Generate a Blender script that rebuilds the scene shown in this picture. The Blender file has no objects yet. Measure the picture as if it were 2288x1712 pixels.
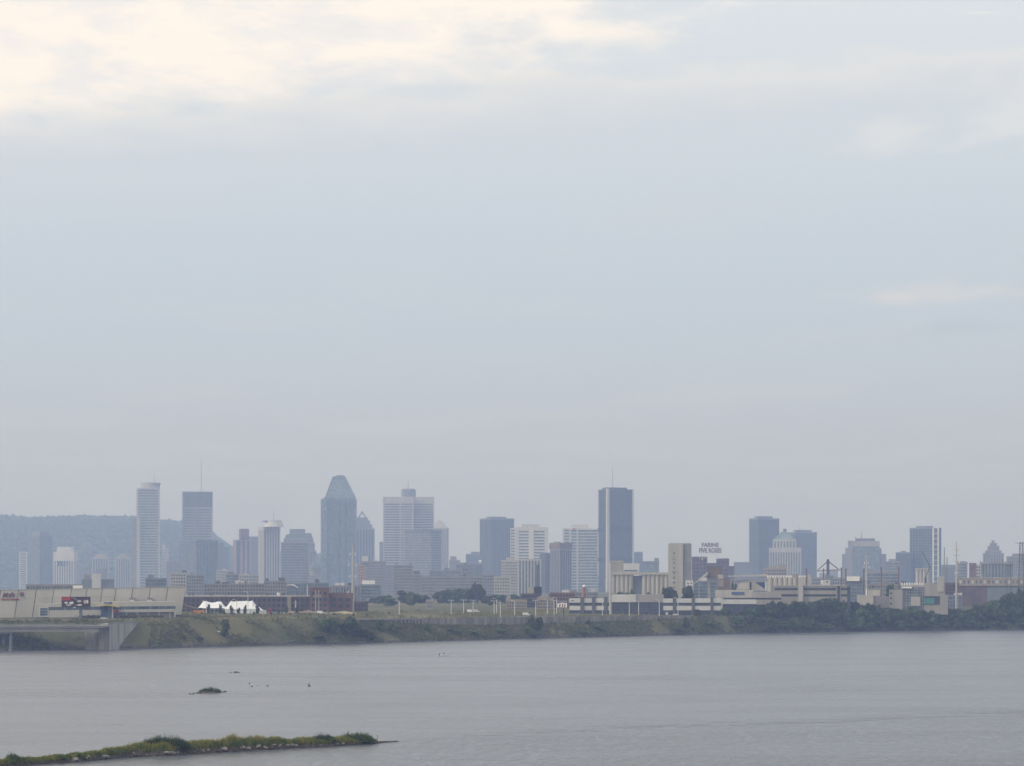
import bpy, bmesh, math, random
import numpy as np
from mathutils import Vector, Matrix, noise as mnoise

random.seed(7)
sc = bpy.context.scene
col = sc.collection

# ------------------------------------------------------------------ camera, sky, sun, exposure
F, HOR, CX, CAMH = 6000.0, 1300.0, 1144.0, 40.0      # focal length and horizon row in pixels of the 2288-wide photograph
cam_d = bpy.data.cameras.new('camera'); cam = bpy.data.objects.new('camera', cam_d); col.objects.link(cam)
cam.location = (0, 0, CAMH); cam.rotation_euler = (math.radians(90), 0, 0)
cam_d.sensor_width = 36.0; cam_d.lens = 36.0 * F / 2288.0
cam_d.shift_y = (HOR - 856.0) / 2288.0
cam_d.clip_start = 1.0; cam_d.clip_end = 60000.0
sc.camera = cam

SUN_EL, SUN_AZ = math.radians(38), math.radians(-112)    # azimuth from +Y towards +X: the light comes from the left, a little behind
sun_d = bpy.data.lights.new('sun', 'SUN'); sun_d.energy = 1.35; sun_d.angle = math.radians(12); sun_d.color = (1.0, .95, .88)
sun = bpy.data.objects.new('sun', sun_d); col.objects.link(sun)
sun_dir = Vector((math.cos(SUN_EL) * math.sin(SUN_AZ), math.cos(SUN_EL) * math.cos(SUN_AZ), math.sin(SUN_EL)))
sun.rotation_euler = sun_dir.to_track_quat('Z', 'Y').to_euler()
sun.location = (-300, -100, 600)

sc.view_settings.view_transform = 'Standard'; sc.view_settings.look = 'None'
sc.view_settings.exposure = 0.24; sc.view_settings.gamma = 1.0; sc.view_settings.use_curve_mapping = False
sc.render.engine = 'CYCLES'
sc.cycles.max_bounces = 4; sc.cycles.diffuse_bounces = 2; sc.cycles.glossy_bounces = 2; sc.cycles.volume_bounces = 1; sc.cycles.use_denoising = True
sc.cycles.transparent_max_bounces = 4


class G:
    """small helper for node maths"""
    def __init__(s, nt): s.nt = nt
    def put(s, sock, v):
        if hasattr(v, 'is_linked'): s.nt.links.new(v, sock)
        else: sock.default_value = v
    def node(s, t, **kw):
        n = s.nt.nodes.new(t)
        for k, v in kw.items(): setattr(n, k, v)
        return n
    def m(s, op, a, b=0.0, c=0.0, clamp=False):
        n = s.node('ShaderNodeMath', operation=op, use_clamp=clamp)
        s.put(n.inputs[0], a); s.put(n.inputs[1], b); s.put(n.inputs[2], c)
        return n.outputs[0]
    def add(s, a, b): return s.m('ADD', a, b)
    def sub(s, a, b): return s.m('SUBTRACT', a, b)
    def mul(s, a, b): return s.m('MULTIPLY', a, b)
    def div(s, a, b): return s.m('DIVIDE', a, b)
    def step(s, v, lo, hi, o0=0.0, o1=1.0):
        n = s.node('ShaderNodeMapRange', interpolation_type='SMOOTHSTEP')
        s.put(n.inputs[0], v); n.inputs[1].default_value = lo; n.inputs[2].default_value = hi
        n.inputs[3].default_value = o0; n.inputs[4].default_value = o1
        return n.outputs[0]
    def mix(s, f, a, b):
        n = s.node('ShaderNodeMix', data_type='RGBA')
        s.put(n.inputs[0], f)
        s.put(n.inputs[6], a if hasattr(a, 'is_linked') else (*a, 1)); s.put(n.inputs[7], b if hasattr(b, 'is_linked') else (*b, 1))
        return n.outputs[2]
    def xyz(s, x, y, z=0.0):
        n = s.node('ShaderNodeCombineXYZ'); s.put(n.inputs[0], x); s.put(n.inputs[1], y); s.put(n.inputs[2], z)
        return n.outputs[0]
    def sep(s, v):
        n = s.node('ShaderNodeSeparateXYZ'); s.put(n.inputs[0], v); return n.outputs
    def noise(s, v, scale, detail=3.0, rough=.5, dist=0.0):
        n = s.node('ShaderNodeTexNoise'); s.put(n.inputs['Vector'], v)
        n.inputs['Scale'].default_value = scale; n.inputs['Detail'].default_value = detail
        n.inputs['Roughness'].default_value = rough; n.inputs['Distortion'].default_value = dist
        return n.outputs[0]
    def smap(s, v, sx, sy, sz):
        n = s.node('ShaderNodeMapping'); s.put(n.inputs[0], v); n.inputs['Scale'].default_value = (sx, sy, sz)
        return n.outputs[0]


def make_world():
    w = bpy.data.worlds.new('World'); sc.world = w; w.use_nodes = True
    nt = w.node_tree; nt.nodes.clear(); g = G(nt)
    out = g.node('ShaderNodeOutputWorld')
    sky = g.node('ShaderNodeTexSky'); sky.sky_type = 'NISHITA'; sky.sun_disc = False
    sky.sun_elevation = SUN_EL; sky.sun_rotation = SUN_AZ; sky.air_density = 1.4; sky.dust_density = 3.0
    bg1 = g.node('ShaderNodeBackground'); nt.links.new(sky.outputs[0], bg1.inputs[0]); bg1.inputs[1].default_value = .09
    d = g.node('ShaderNodeTexCoord').outputs['Generated']
    x, y, z0 = g.sep(d)
    z = g.m('MAXIMUM', z0, .03)
    u, v = g.div(x, z), g.div(y, z)              # where a ray meets a flat cloud layer
    p = g.xyz(u, v, 0)
    el = g.m('MAXIMUM', z0, 0.0)
    # thin high veil, paler towards the top
    veil = g.mix(g.step(el, .0, .11), (.48, .475, .52), (.515, .585, .665))
    veil = g.mix(g.step(el, .09, .24), veil, (.70, .735, .765))
    mott = g.noise(g.smap(p, .5, .28, 1), 1.4, 4, .55)
    veil = g.mix(g.step(mott, .45, .7, 0, .35), veil, (.60, .61, .64))
    # rumpled bank of grey-white cloud with a bumpy upper rim that fades downwards
    bump = g.noise(g.smap(p, 1, .55, 1), 3.2, 6, .6)
    bump2 = g.noise(p, .9, 2, .5)
    e2 = g.add(g.sub(v, g.sub(5.33, g.mul(u, .42))), g.add(g.mul(g.sub(bump, .5), .9), g.mul(g.sub(bump2, .5), .5)))
    bank = g.mul(g.step(e2, -.03, .16), g.step(e2, .15, 1.9, 1, 0))
    fine = g.noise(g.smap(p, 1, .5, 1), 5.0, 5, .6)
    bcol = g.mix(g.step(e2, 0, .7), (.76, .745, .73), (.60, .635, .69))
    c = g.mix(g.mul(bank, .75), veil, bcol)
    # broken cream deck above the bank, thinning out to the right
    e1 = g.add(g.sub(g.sub(5.34, g.mul(u, .55)), v), g.mul(g.sub(bump, .5), .7))
    brk = g.noise(g.smap(p, .8, .45, 1), 1.5, 5, .6)
    ragged = g.sub(g.add(g.mul(u, 1.0), g.mul(g.sub(fine, .5), 1.3)), g.mul(g.sub(brk, .5), 1.2))
    deck = g.mul(g.step(e1, -.08, .42), g.mul(g.step(ragged, -.12, .45, 1, 0), g.step(g.noise(p, .22, 2), .12, .34)))
    lump = g.noise(g.smap(p, 1, .6, 1), 4.2, 8, .66, .3)
    dcol = g.mix(g.step(lump, .42, .64), (1.02, .92, .81), (.86, .825, .80))
    c = g.mix(g.mul(deck, .95), c, dcol)
    # thin bright wisps over the bank
    wis = g.noise(g.smap(p, .9, 3.2, 1), 2.2, 4, .6)
    wm = g.mul(g.step(wis, .60, .72), g.mul(g.step(e2, -1.1, -.3), g.step(e2, -.15, .1, 1, 0)))
    c = g.mix(g.mul(wm, .55), c, (.93, .87, .81))
    # two small heaps and a faint streak lower down
    def blob(u0, v0, du, dv, lo, hi, k, amp):
        n = g.noise(g.smap(p, 1, .35, 1), 9.0 * k, 4, .6)
        a = g.div(g.sub(u, u0), du); b = g.div(g.sub(v, v0), dv)
        r = g.m('SQRT', g.add(g.mul(a, a), g.mul(b, b)))
        return g.step(g.add(r, g.mul(g.sub(n, .5), amp)), lo, hi, 1, 0)
    c = g.mix(g.mul(blob(.85, 6.05, .115, .36, .1, 1.1, 1, 2.6), .5), c, (.76, .755, .75))
    c = g.mix(g.mul(blob(1.10, 5.55, .15, .75, .15, 1.15, 1, 2.4), .5), c, (.77, .765, .755))
    c = g.mix(g.mul(blob(1.45, 9.35, .34, .45, .0, 1.2, .7, 2.2), .5), c, (.76, .70, .665))
    c = g.mix(g.mul(blob(1.75, 10.6, .25, .5, .1, 1.1, .7, 1.2), .4), c, (.43, .48, .55))
    bg2 = g.node('ShaderNodeBackground'); nt.links.new(c, bg2.inputs[0]); bg2.inputs[1].default_value = 1.0
    mx = g.node('ShaderNodeMixShader'); mx.inputs[0].default_value = .9
    nt.links.new(bg1.outputs[0], mx.inputs[1]); nt.links.new(bg2.outputs[0], mx.inputs[2])
    nt.links.new(mx.outputs[0], out.inputs[0])


make_world()

# ------------------------------------------------------------------ materials
MATS = {}


def mat(key, rgb, rough=.8, var=.12, scale=.15, metal=0.0, spec=.3, streak=False):
    if key in MATS: return MATS[key]
    m = bpy.data.materials.new(key); m.use_nodes = True; g = G(m.node_tree)
    b = m.node_tree.nodes['Principled BSDF']
    co = g.node('ShaderNodeTexCoord').outputs['Object']
    if streak: co = g.smap(co, 1, 1, .12)
    n = g.noise(co, scale, 5, .6)
    inf = g.node('ShaderNodeObjectInfo').outputs['Random']
    c0 = tuple(max(0, c * (1 - var)) for c in rgb); c1 = tuple(min(1, c * (1 + var)) for c in rgb)
    c = g.mix(g.step(n, .3, .7), c0, c1)
    val = g.add(.94, g.mul(inf, .12))
    if key.startswith('glass'):                          # blinds and uneven reflections put into the colour, pane by pane
        sn = g.node('ShaderNodeVectorMath', operation='SNAP'); m.node_tree.links.new(g.node('ShaderNodeTexCoord').outputs['Object'], sn.inputs[0]); sn.inputs[1].default_value = (2.7, 2.7, 3.4)
        wn = g.node('ShaderNodeTexWhiteNoise'); m.node_tree.links.new(sn.outputs[0], wn.inputs[0]); val = g.mul(val, g.add(.65, g.mul(wn.outputs[0], .75)))
    hs = g.node('ShaderNodeHueSaturation'); m.node_tree.links.new(c, hs.inputs['Color'])
    g.put(hs.inputs['Value'], val)
    m.node_tree.links.new(hs.outputs[0], b.inputs['Base Color'])
    b.inputs['Roughness'].default_value = rough; b.inputs['Metallic'].default_value = metal
    b.inputs['Specular IOR Level'].default_value = spec
    MATS[key] = m
    return m


def leafy(nt, g, b, col_):
    """thin leaves let part of the light through"""
    t = g.node('ShaderNodeBsdfTranslucent'); nt.links.new(col_, t.inputs[0]); mx = g.node('ShaderNodeMixShader'); mx.inputs[0].default_value = .35
    nt.links.new(b.outputs[0], mx.inputs[1]); nt.links.new(t.outputs[0], mx.inputs[2]); nt.links.new(mx.outputs[0], nt.nodes['Material Output'].inputs['Surface'])


def leafmat(key, a, b_, c_, scale=.25, huevar=.03):
    if key in MATS: return MATS[key]
    m = bpy.data.materials.new(key); m.use_nodes = True; nt = m.node_tree; g = G(nt)
    b = nt.nodes['Principled BSDF']
    co = g.node('ShaderNodeNewGeometry').outputs['Position']
    n = g.noise(co, scale, 3, .6); n2 = g.noise(co, scale * 6, 2, .6)
    col_ = g.mix(g.step(n, .35, .65), a, b_)
    col_ = g.mix(g.step(n2, .55, .75), col_, c_)
    inf = g.node('ShaderNodeObjectInfo').outputs['Random']
    hs = g.node('ShaderNodeHueSaturation'); nt.links.new(col_, hs.inputs['Color'])
    g.put(hs.inputs['Hue'], g.add(.5 - huevar, g.mul(inf, 2 * huevar)))
    g.put(hs.inputs['Value'], g.add(.75, g.mul(inf, .95)))
    nt.links.new(hs.outputs[0], b.inputs['Base Color'])
    b.inputs['Roughness'].default_value = .75; b.inputs['Specular IOR Level'].default_value = .15
    leafy(nt, g, b, hs.outputs[0])
    MATS[key] = m
    return m


P = dict(
    glassdk=((.035, .05, .07), .25, .25), glassbl=((.10, .135, .16), .25, .2), glassgr=((.12, .175, .185), .25, .2),
    glassblack=((.02, .025, .032), .2, .25), teal=((.05, .22, .20), .3, .2),
    conc=((.33, .315, .29), .85, .14), pale=((.45, .435, .41), .85, .1), white=((.56, .555, .54), .7, .08), brightwhite=((.80, .79, .76), .7, .04),
    cream=((.43, .41, .36), .85, .12), tan=((.31, .27, .22), .85, .15), grey=((.24, .24, .24), .85, .15), bluegrey=((.17, .20, .23), .7, .12),
    darkgrey=((.10, .105, .11), .8, .2), brick=((.17, .10, .085), .9, .25), brickdk=((.115, .085, .085), .9, .25), pink=((.42, .28, .25), .85, .15),
    rose=((.25, .242, .245), .85, .12), brown=((.17, .125, .10), .85, .2), copper=((.15, .21, .20), .7, .2), steel=((.30, .31, .32), .5, .1),
    paintwhite=((.72, .73, .72), .5, .05), rust=((.16, .10, .085), .8, .3), black=((.02, .02, .022), .6, .2), maroon=((.055, .02, .025), .7, .1),
    red=((.38, .03, .035), .6, .1), darkred=((.22, .025, .03), .6, .1), blue=((.04, .065, .15), .5, .1), bluesign=((.07, .10, .22), .6, .3),
    yellow=((.55, .42, .08), .6, .1), orange=((.50, .22, .05), .7, .2), studio=((.47, .455, .41), .75, .07), dirt=((.19, .14, .10), .95, .3),
    sand=((.26, .22, .14), .95, .25), tent=((.70, .715, .72), .7, .02), asphalt=((.055, .055, .056), .9, .2), purple=((.14, .06, .085), .6, .1),
    bark=((.07, .055, .045), .9, .3), tyre=((.02, .02, .02), .8, .1), skinlight=((.55, .40, .33), .7, .1), orange2=((.55, .16, .06), .7, .1),
    redbrickbright=((.33, .14, .10), .85, .2), hull=((.78, .77, .75), .4, .03), feather=((.03, .027, .025), .8, .2), featherwhite=((.75, .75, .73), .8, .1))


def M(k):
    rgb, r, var = P[k]
    glass = k.startswith('glass') or k == 'teal'
    return mat(k, rgb, r, var, scale=.06 if glass else .12, spec=.5 if glass else .3, streak=k in ('conc', 'pale', 'cream', 'studio', 'tan', 'white'))


# ------------------------------------------------------------------ mesh helpers
class MB:
    def __init__(s): s.v = []; s.f = []
    def face(s, pts):
        i = len(s.v); s.v += [tuple(p) for p in pts]; s.f.append(tuple(range(i, i + len(pts)))); return s
    def box(s, x0, x1, y0, y1, z0, z1):
        i = len(s.v)
        s.v += [(x0, y0, z0), (x1, y0, z0), (x1, y1, z0), (x0, y1, z0), (x0, y0, z1), (x1, y0, z1), (x1, y1, z1), (x0, y1, z1)]
        s.f += [tuple(i + k for k in q) for q in ((0, 3, 2, 1), (4, 5, 6, 7), (0, 1, 5, 4), (1, 2, 6, 5), (2, 3, 7, 6), (3, 0, 4, 7))]
        return s
    def prism(s, poly, a0, a1, axis='y'):
        """extrude a polygon given in (x,z) along y (axis='y'), or in (x,y) along z (axis='z')"""
        n = len(poly); i = len(s.v)
        if axis == 'y': s.v += [(p[0], a0, p[1]) for p in poly] + [(p[0], a1, p[1]) for p in poly]
        else: s.v += [(p[0], p[1], a0) for p in poly] + [(p[0], p[1], a1) for p in poly]
        s.f.append(tuple(range(i, i + n))); s.f.append(tuple(range(i + 2 * n - 1, i + n - 1, -1)))
        for k in range(n):
            j = (k + 1) % n; s.f.append((i + j, i + k, i + n + k, i + n + j))
        return s
    def cyl(s, cx, cy, r0, r1, z0, z1, n=10):
        a = [2 * math.pi * k / n for k in range(n)]; i = len(s.v)
        s.v += [(cx + r0 * math.cos(t), cy + r0 * math.sin(t), z0) for t in a] + [(cx + r1 * math.cos(t), cy + r1 * math.sin(t), z1) for t in a]
        for k in range(n):
            j = (k + 1) % n; s.f.append((i + k, i + j, i + n + j, i + n + k))
        s.f.append(tuple(range(i + n - 1, i - 1, -1))); s.f.append(tuple(range(i + n, i + 2 * n)))
        return s
    def tube(s, p, q, r0, r1=None, n=6):
        r1 = r0 if r1 is None else r1
        p, q = Vector(p), Vector(q); d = (q - p).normalized()
        a = d.orthogonal().normalized(); b = d.cross(a); i = len(s.v)
        for c, r in ((p, r0), (q, r1)):
            for k in range(n):
                t = 2 * math.pi * k / n; s.v.append(tuple(c + (a * math.cos(t) + b * math.sin(t)) * r))
        for k in range(n):
            j = (k + 1) % n; s.f.append((i + k, i + j, i + n + j, i + n + k))
        s.f.append(tuple(range(i + n - 1, i - 1, -1))); s.f.append(tuple(range(i + n, i + 2 * n)))
        return s
    def mesh(s, name, m, smooth=False):
        me = bpy.data.meshes.new(name); me.from_pydata(s.v, [], s.f); me.materials.append(m)
        bm = bmesh.new(); bm.from_mesh(me); bmesh.ops.recalc_face_normals(bm, faces=bm.faces); bm.to_mesh(me); bm.free()
        if smooth: me.polygons.foreach_set('use_smooth', [True] * len(me.polygons))
        return me
    def build(s, name, m, parent=None, smooth=False, kind=None):
        o = bpy.data.objects.new(name, s.mesh(name, M(m) if isinstance(m, str) else m, smooth)); col.objects.link(o)
        o.parent = parent
        if kind: o['kind'] = kind
        return o


def tag(o, label, cat, group=None, kind=None):
    o['label'] = label; o['category'] = cat
    if group: o['group'] = group
    if kind: o['kind'] = kind
    return o


def empty(name, loc, rz=0.0):
    o = bpy.data.objects.new(name, None); o.location = loc; o.rotation_euler = (0, 0, rz); o.empty_display_size = 2; col.objects.link(o); return o


def link(name, me, parent=None, loc=(0, 0, 0), rot=(0, 0, 0), scale=(1, 1, 1)):
    o = bpy.data.objects.new(name, me); col.objects.link(o); o.parent = parent
    o.location = loc; o.rotation_euler = rot; o.scale = scale; return o


def text(name, body, m, parent, loc, height, width, depth=.3, shear=0.0, bold=.03):
    cu = bpy.data.curves.new(name, 'FONT'); cu.body = body; cu.extrude = depth / 2; cu.shear = shear; cu.offset = bold
    cu.align_x = 'CENTER'
    t = bpy.data.objects.new(name, cu); col.objects.link(t)
    dg = bpy.context.evaluated_depsgraph_get(); me = bpy.data.meshes.new_from_object(t.evaluated_get(dg))
    bpy.data.objects.remove(t); bpy.data.curves.remove(cu)
    n = len(me.vertices); a = np.empty(n * 3); me.vertices.foreach_get('co', a); a = a.reshape(-1, 3)
    lo, hi = a.min(0), a.max(0)
    a[:, 0] = (a[:, 0] - (lo[0] + hi[0]) / 2) * width / (hi[0] - lo[0]); a[:, 1] = (a[:, 1] - lo[1]) * height / (hi[1] - lo[1])
    a = np.stack([a[:, 0], -a[:, 2], a[:, 1]], 1)
    me.vertices.foreach_set('co', a.ravel()); me.materials.clear(); me.materials.append(M(m))
    return link(name, me, parent, loc)


# pixel of the photograph + distance -> place
def PX(px, Y): return (px - CX) / F * Y
def PZ(py, Y): return CAMH + (HOR - py) / F * Y


# ------------------------------------------------------------------ shore, land, river, hill
_sh = [(-400, 1462), (0, 1454), (185, 1452), (300, 1450.5), (450, 1446), (800, 1438), (1144, 1428), (1400, 1422), (1700, 1415), (2000, 1410), (2288, 1407), (2700, 1403)]
SHY = [240000.0 / (b - HOR) for a, b in _sh]; SHX = [PX(a, y) for (a, b), y in zip(_sh, SHY)]


def shoreY(X): return float(np.interp(X, SHX, SHY))
def shore_at(px): return 240000.0 / (float(np.interp(px, [a for a, b in _sh], [b for a, b in _sh])) - HOR)


def ground(X, Y):
    ys = shoreY(X); d = Y - ys; px = CX + F * X / ys
    zc = np.interp(px, [0, 700, 800, 900, 1144, 1400, 1700, 2288], [16.8, 16.6, 15.4, 15, 14.6, 14.2, 13, 12.5])
    zw = np.interp(px, [755, 800, 950, 1100, 1200, 1400, 1560], [0, 6, 5.6, 4.8, 4.2, 2.8, 0]) if 755 < px < 1560 else 0
    w = np.interp(px, [700, 900, 1700], [34, 30, 26])
    zs = zc - zw
    if d < 0: return max(-3.0, d * .4)
    if d <= w:
        t = d / w
        z = zs * (.06 * min(1, t / .04) + .94 * (t ** .9)) if t < 1 else zs
        z += .5 * mnoise.noise((X * .06, Y * .06, 1.3)) * min(1, d / 6)
        return z
    t = min(1, (d - w) / 1.2)
    return zs + (zc - zs) * t + np.interp(d, [w, 110, 420, 3000, 16000], [0, .4, 17 - zc, 17 - zc, 17 - zc]) + .25 * mnoise.noise((X * .03, Y * .03, 7.7))


def spot(px, d):
    """point on the land, d metres behind the water's edge"""
    Y = shore_at(px) + d; X = PX(px, Y)
    return X, Y, ground(X, Y)


def landmat():
    m = bpy.data.materials.new('turf_and_earth'); m.use_nodes = True; nt = m.node_tree; g = G(nt); b = nt.nodes['Principled BSDF']
    co = g.node('ShaderNodeNewGeometry').outputs['Position']
    n1 = g.noise(co, .035, 5, .6); n2 = g.noise(co, .16, 5, .65); n3 = g.noise(g.smap(co, 1, .3, 1), .012, 4, .6)
    c = g.mix(g.step(n1, .38, .62), (.062, .073, .034), (.098, .100, .048))
    c = g.mix(g.step(n2, .50, .70), c, (.12, .108, .072))
    c = g.mix(g.step(n3, .44, .66, 0, .7), c, (.18, .16, .07))
    n4 = g.noise(co, .55, 4, .7); n5 = g.noise(g.smap(co, 1, 1, .4), .09, 4, .65)
    c = g.mix(g.step(n4, .52, .68, 0, .6), c, (.045, .055, .028)); c = g.mix(g.step(n5, .55, .68, 0, .65), c, (.135, .115, .085))
    z = g.sep(co)[2]
    c = g.mix(g.step(g.add(z, g.mul(g.sub(n2, .5), 2.5)), .3, 1.5, 1, 0), c, (.10, .095, .09))
    nt.links.new(c, b.inputs['Base Color']); b.inputs['Roughness'].default_value = .95; b.inputs['Specular IOR Level'].default_value = .1
    return m


def make_land():
    xs = list(np.arange(-420, 620, 5.0)); xs = [-6000, -3000, -1500, -900, -600] + xs + [700, 900, 1300, 2000, 3500, 6000]
    ds = [-14, -6, -2, 0, .6, 1.4, 2.5, 4, 6, 8, 10.5, 13, 16, 19, 22, 24, 26, 26.6, 27.3, 28.2, 29, 29.9, 30.4, 31.2, 32.5, 34, 35.3, 38, 45, 60, 80, 110, 150, 220, 320, 420, 700, 1200, 2000, 3500, 6000, 9000, 13500]
    vs, fs = [], []
    for X in xs:
        for d in ds:
            Y = shoreY(X) + d; vs.append((X, Y, ground(X, Y)))
    n = len(ds)
    for i in range(len(xs) - 1):
        for j in range(n - 1): a = i * n + j; fs.append((a, a + n, a + n + 1, a + 1))
    me = bpy.data.meshes.new('ground'); me.from_pydata(vs, [], fs); me.materials.append(landmat())
    me.polygons.foreach_set('use_smooth', [True] * len(fs))
    o = link('ground', me); o['kind'] = 'structure'; return o


land = make_land()


def watermat():
    m = bpy.data.materials.new('river_water'); m.use_nodes = True; nt = m.node_tree; g = G(nt); b = nt.nodes['Principled BSDF']
    co = g.node('ShaderNodeNewGeometry').outputs['Position']
    X, Y, Z = g.sep(co)
    b.inputs['Base Color'].default_value = (.098, .110, .125, 1); b.inputs['IOR'].default_value = 1.33
    # calm and ruffled patches drawn out a little across the current
    patch = g.noise(g.smap(co, .006, .014, 1), 1.0, 5, .62, .6)
    patch2 = g.noise(g.smap(co, .0035, .022, 1), 1.0, 4, .6, .4)
    ruffle = g.add(g.step(patch, .42, .66), g.mul(g.step(patch2, .54, .66), .6))
    # seam where two currents meet: choppy on its far side
    wob = g.mul(g.sub(g.noise(g.smap(co, 1, .2, 1), .035, 4, .6), .5), 26.0)
    e = g.sub(Y, g.add(g.add(703.0, g.mul(X, .69)), wob))
    gate = g.step(X, -25, 10)
    pat = g.noise(g.smap(co, .03, .05, 1), 1.0, 3, .6)
    seam = g.mul(g.mul(g.step(e, -1.5, 1.5), g.step(e, 2.0, 34.0, 1, 0)), g.mul(gate, g.step(pat, .36, .62)))
    near = g.mul(g.step(e, -4, 2, 1, 0), g.step(X, -70, -10))
    fine = g.noise(g.smap(co, .6, 1.0, 1), .75, 3, .6)
    mid = g.noise(g.smap(co, .42, 1.0, 1), .22, 3, .6)
    dash = g.noise(g.smap(co, .34, .07, 1), 1.0, 4, .72)
    swell = g.noise(g.smap(co, .30, 1.0, 1), .07, 2, .5)
    h = g.mul(g.add(g.add(g.mul(fine, .15), g.mul(mid, .55)), g.mul(swell, .9)), g.mul(g.add(g.add(.75, g.mul(ruffle, .35)), g.add(g.mul(seam, 8.0), g.mul(near, .45))), g.add(.45, g.mul(g.step(dash, .38, .66), g.add(1.0, g.mul(near, .8))))))
    bp = g.node('ShaderNodeBump'); bp.inputs['Strength'].default_value = .5; bp.inputs['Distance'].default_value = 1.0
    nt.links.new(h, bp.inputs['Height']); nt.links.new(bp.outputs[0], b.inputs['Normal'])
    g.put(b.inputs['Roughness'], g.add(.22, g.mul(ruffle, .05)))
    b.inputs['Specular IOR Level'].default_value = .5
    return m


w = MB().face([(-6000, -250, 0), (6000, -250, 0), (6000, 2700, 0), (-6000, 2700, 0)]).build('river_water', watermat(), kind='structure')


def make_hill():
    prof = [(-900, 1165), (-300, 1150), (0, 1156), (60, 1157), (110, 1158), (150, 1156), (200, 1154), (250, 1154), (300, 1157), (360, 1162), (410, 1166), (445, 1176), (487, 1213), (530, 1233), (620, 1238), (720, 1240), (800, 1262), (1000, 1296), (1300, 1330)]
    q = 1.9; Yr = 5700.0 * q
    X = [PX(a, Yr) for a, b in prof]; Z = [PZ(b, Yr) - 12 for a, b in prof]
    def hz(x, y):
        top = float(np.interp(x, X, Z)); t = min(1, max(0, (y - 4350 * q) / (Yr - 4350 * q)))
        if y > Yr: t = max(0, 1 - (y - Yr) / 4000)
        s = t * t * (3 - 2 * t)
        return 10 + (top - 10) * s ** .8 + (15 * mnoise.noise((x * .0024, y * .0024, 3)) + 8 * mnoise.noise((x * .0065, y * .0065, 5))) * min(1, 3 * t)
    xs = np.arange(-4400, 680, 50); ys = np.arange(4300 * q, 8300 * q, 125)
    vs = [(x, y, hz(x, y)) for x in xs for y in ys]; n = len(ys)
    fs = [(i * n + j, (i + 1) * n + j, (i + 1) * n + j + 1, i * n + j + 1) for i in range(len(xs) - 1) for j in range(n - 1)]
    me = bpy.data.meshes.new('hill'); me.from_pydata(vs, [], fs); me.materials.append(mat('hill_floor', (.05, .065, .035), .95, .2, .02))
    me.polygons.foreach_set('use_smooth', [True] * len(fs))
    h = link('hill', me); h['kind'] = 'structure'
    rng = random.Random(3); V = []; Fc = []
    octa = [(1, 0, 0), (.3, .95, .1), (-.8, .6, 0), (-.8, -.6, .1), (.3, -.95, 0), (0, 0, 1), (0, 0, -.6)]
    of = [(0, 1, 5), (1, 2, 5), (2, 3, 5), (3, 4, 5), (4, 0, 5), (1, 0, 6), (2, 1, 6), (3, 2, 6), (4, 3, 6), (0, 4, 6)]
    for k in range(24000):
        if k < 7000: x = rng.uniform(-2500, 550); y = Yr + rng.gauss(-70, 180)
        else: x = rng.uniform(-2650, 620); y = rng.uniform(4420 * q, 5750 * q)
        z = hz(x, y); r = rng.uniform(5.5, 10.5) * (1.4 if rng.random() < .04 else 1); i = len(V)
        V += [(x + a * r * rng.uniform(.7, 1.2), y + b * r, z + r * .7 + c * r * rng.uniform(.7, 1.3)) for a, b, c in octa]
        Fc += [tuple(i + q for q in f) for f in of]
    me = bpy.data.meshes.new('forest'); me.from_pydata(V, [], Fc)
    me.materials.append(leafmat('forest_leaves', (.035, .052, .022), (.06, .08, .03), (.028, .04, .02), .03))
    f = link('forest', me); tag(f, 'dark green wood covering the long hill behind the towers', 'forest', kind='stuff')


make_hill()

# ------------------------------------------------------------------ hazy air: one closed box round everything
hz_m = bpy.data.materials.new('hazy_air'); hz_m.use_nodes = True
hz_m.node_tree.nodes.clear()
_o = hz_m.node_tree.nodes.new('ShaderNodeOutputMaterial'); _v = hz_m.node_tree.nodes.new('ShaderNodeVolumePrincipled')
_v.inputs['Color'].default_value = (.45, .595, 1.0, 1); _v.inputs['Absorption Color'].default_value = (.58, .56, 1, 1); _v.inputs['Density'].default_value = 1.36e-4; _v.inputs['Anisotropy'].default_value = .2
hz_m.node_tree.links.new(_v.outputs[0], _o.inputs['Volume'])
haze = MB().box(-6400, 6400, -320, 16400, -5, 430).build('haze', hz_m, kind='stuff')
haze['label'] = 'pale blue summer haze over the river and city'; haze['category'] = 'haze'

# gravel service road along the top of the bank
def strip(name, px0, px1, d0, d1, m_, lift=.05):
    mb = MB(); n = 0
    for px in np.arange(px0, px1 + 1, 12):
        for d in (d0, d1): Y = shore_at(px) + d; X = PX(px, Y); mb.v.append((X, Y, ground(X, Y) + lift))
        n += 1
    mb.f = [(2 * i, 2 * i + 2, 2 * i + 3, 2 * i + 1) for i in range(n - 1)]
    return mb.build(name, m_, kind='structure')
strip('road', -60, 1640, 52, 60, mat('gravel', (.24, .22, .19), .95, .25, .4))
strip('path', 590, 760, 105, 113, mat('gravel', (0, 0, 0)), .06)

# ------------------------------------------------------------------ buildings
ZB = 13.0                                            # foot of the buildings, sunk a little into the plain


def far(Y):
    """the city core lies well behind the harbour front: drawn-out distances, larger buildings"""
    return Y if Y < 2450 else 2450 + (Y - 2450) * 3.3


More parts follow.
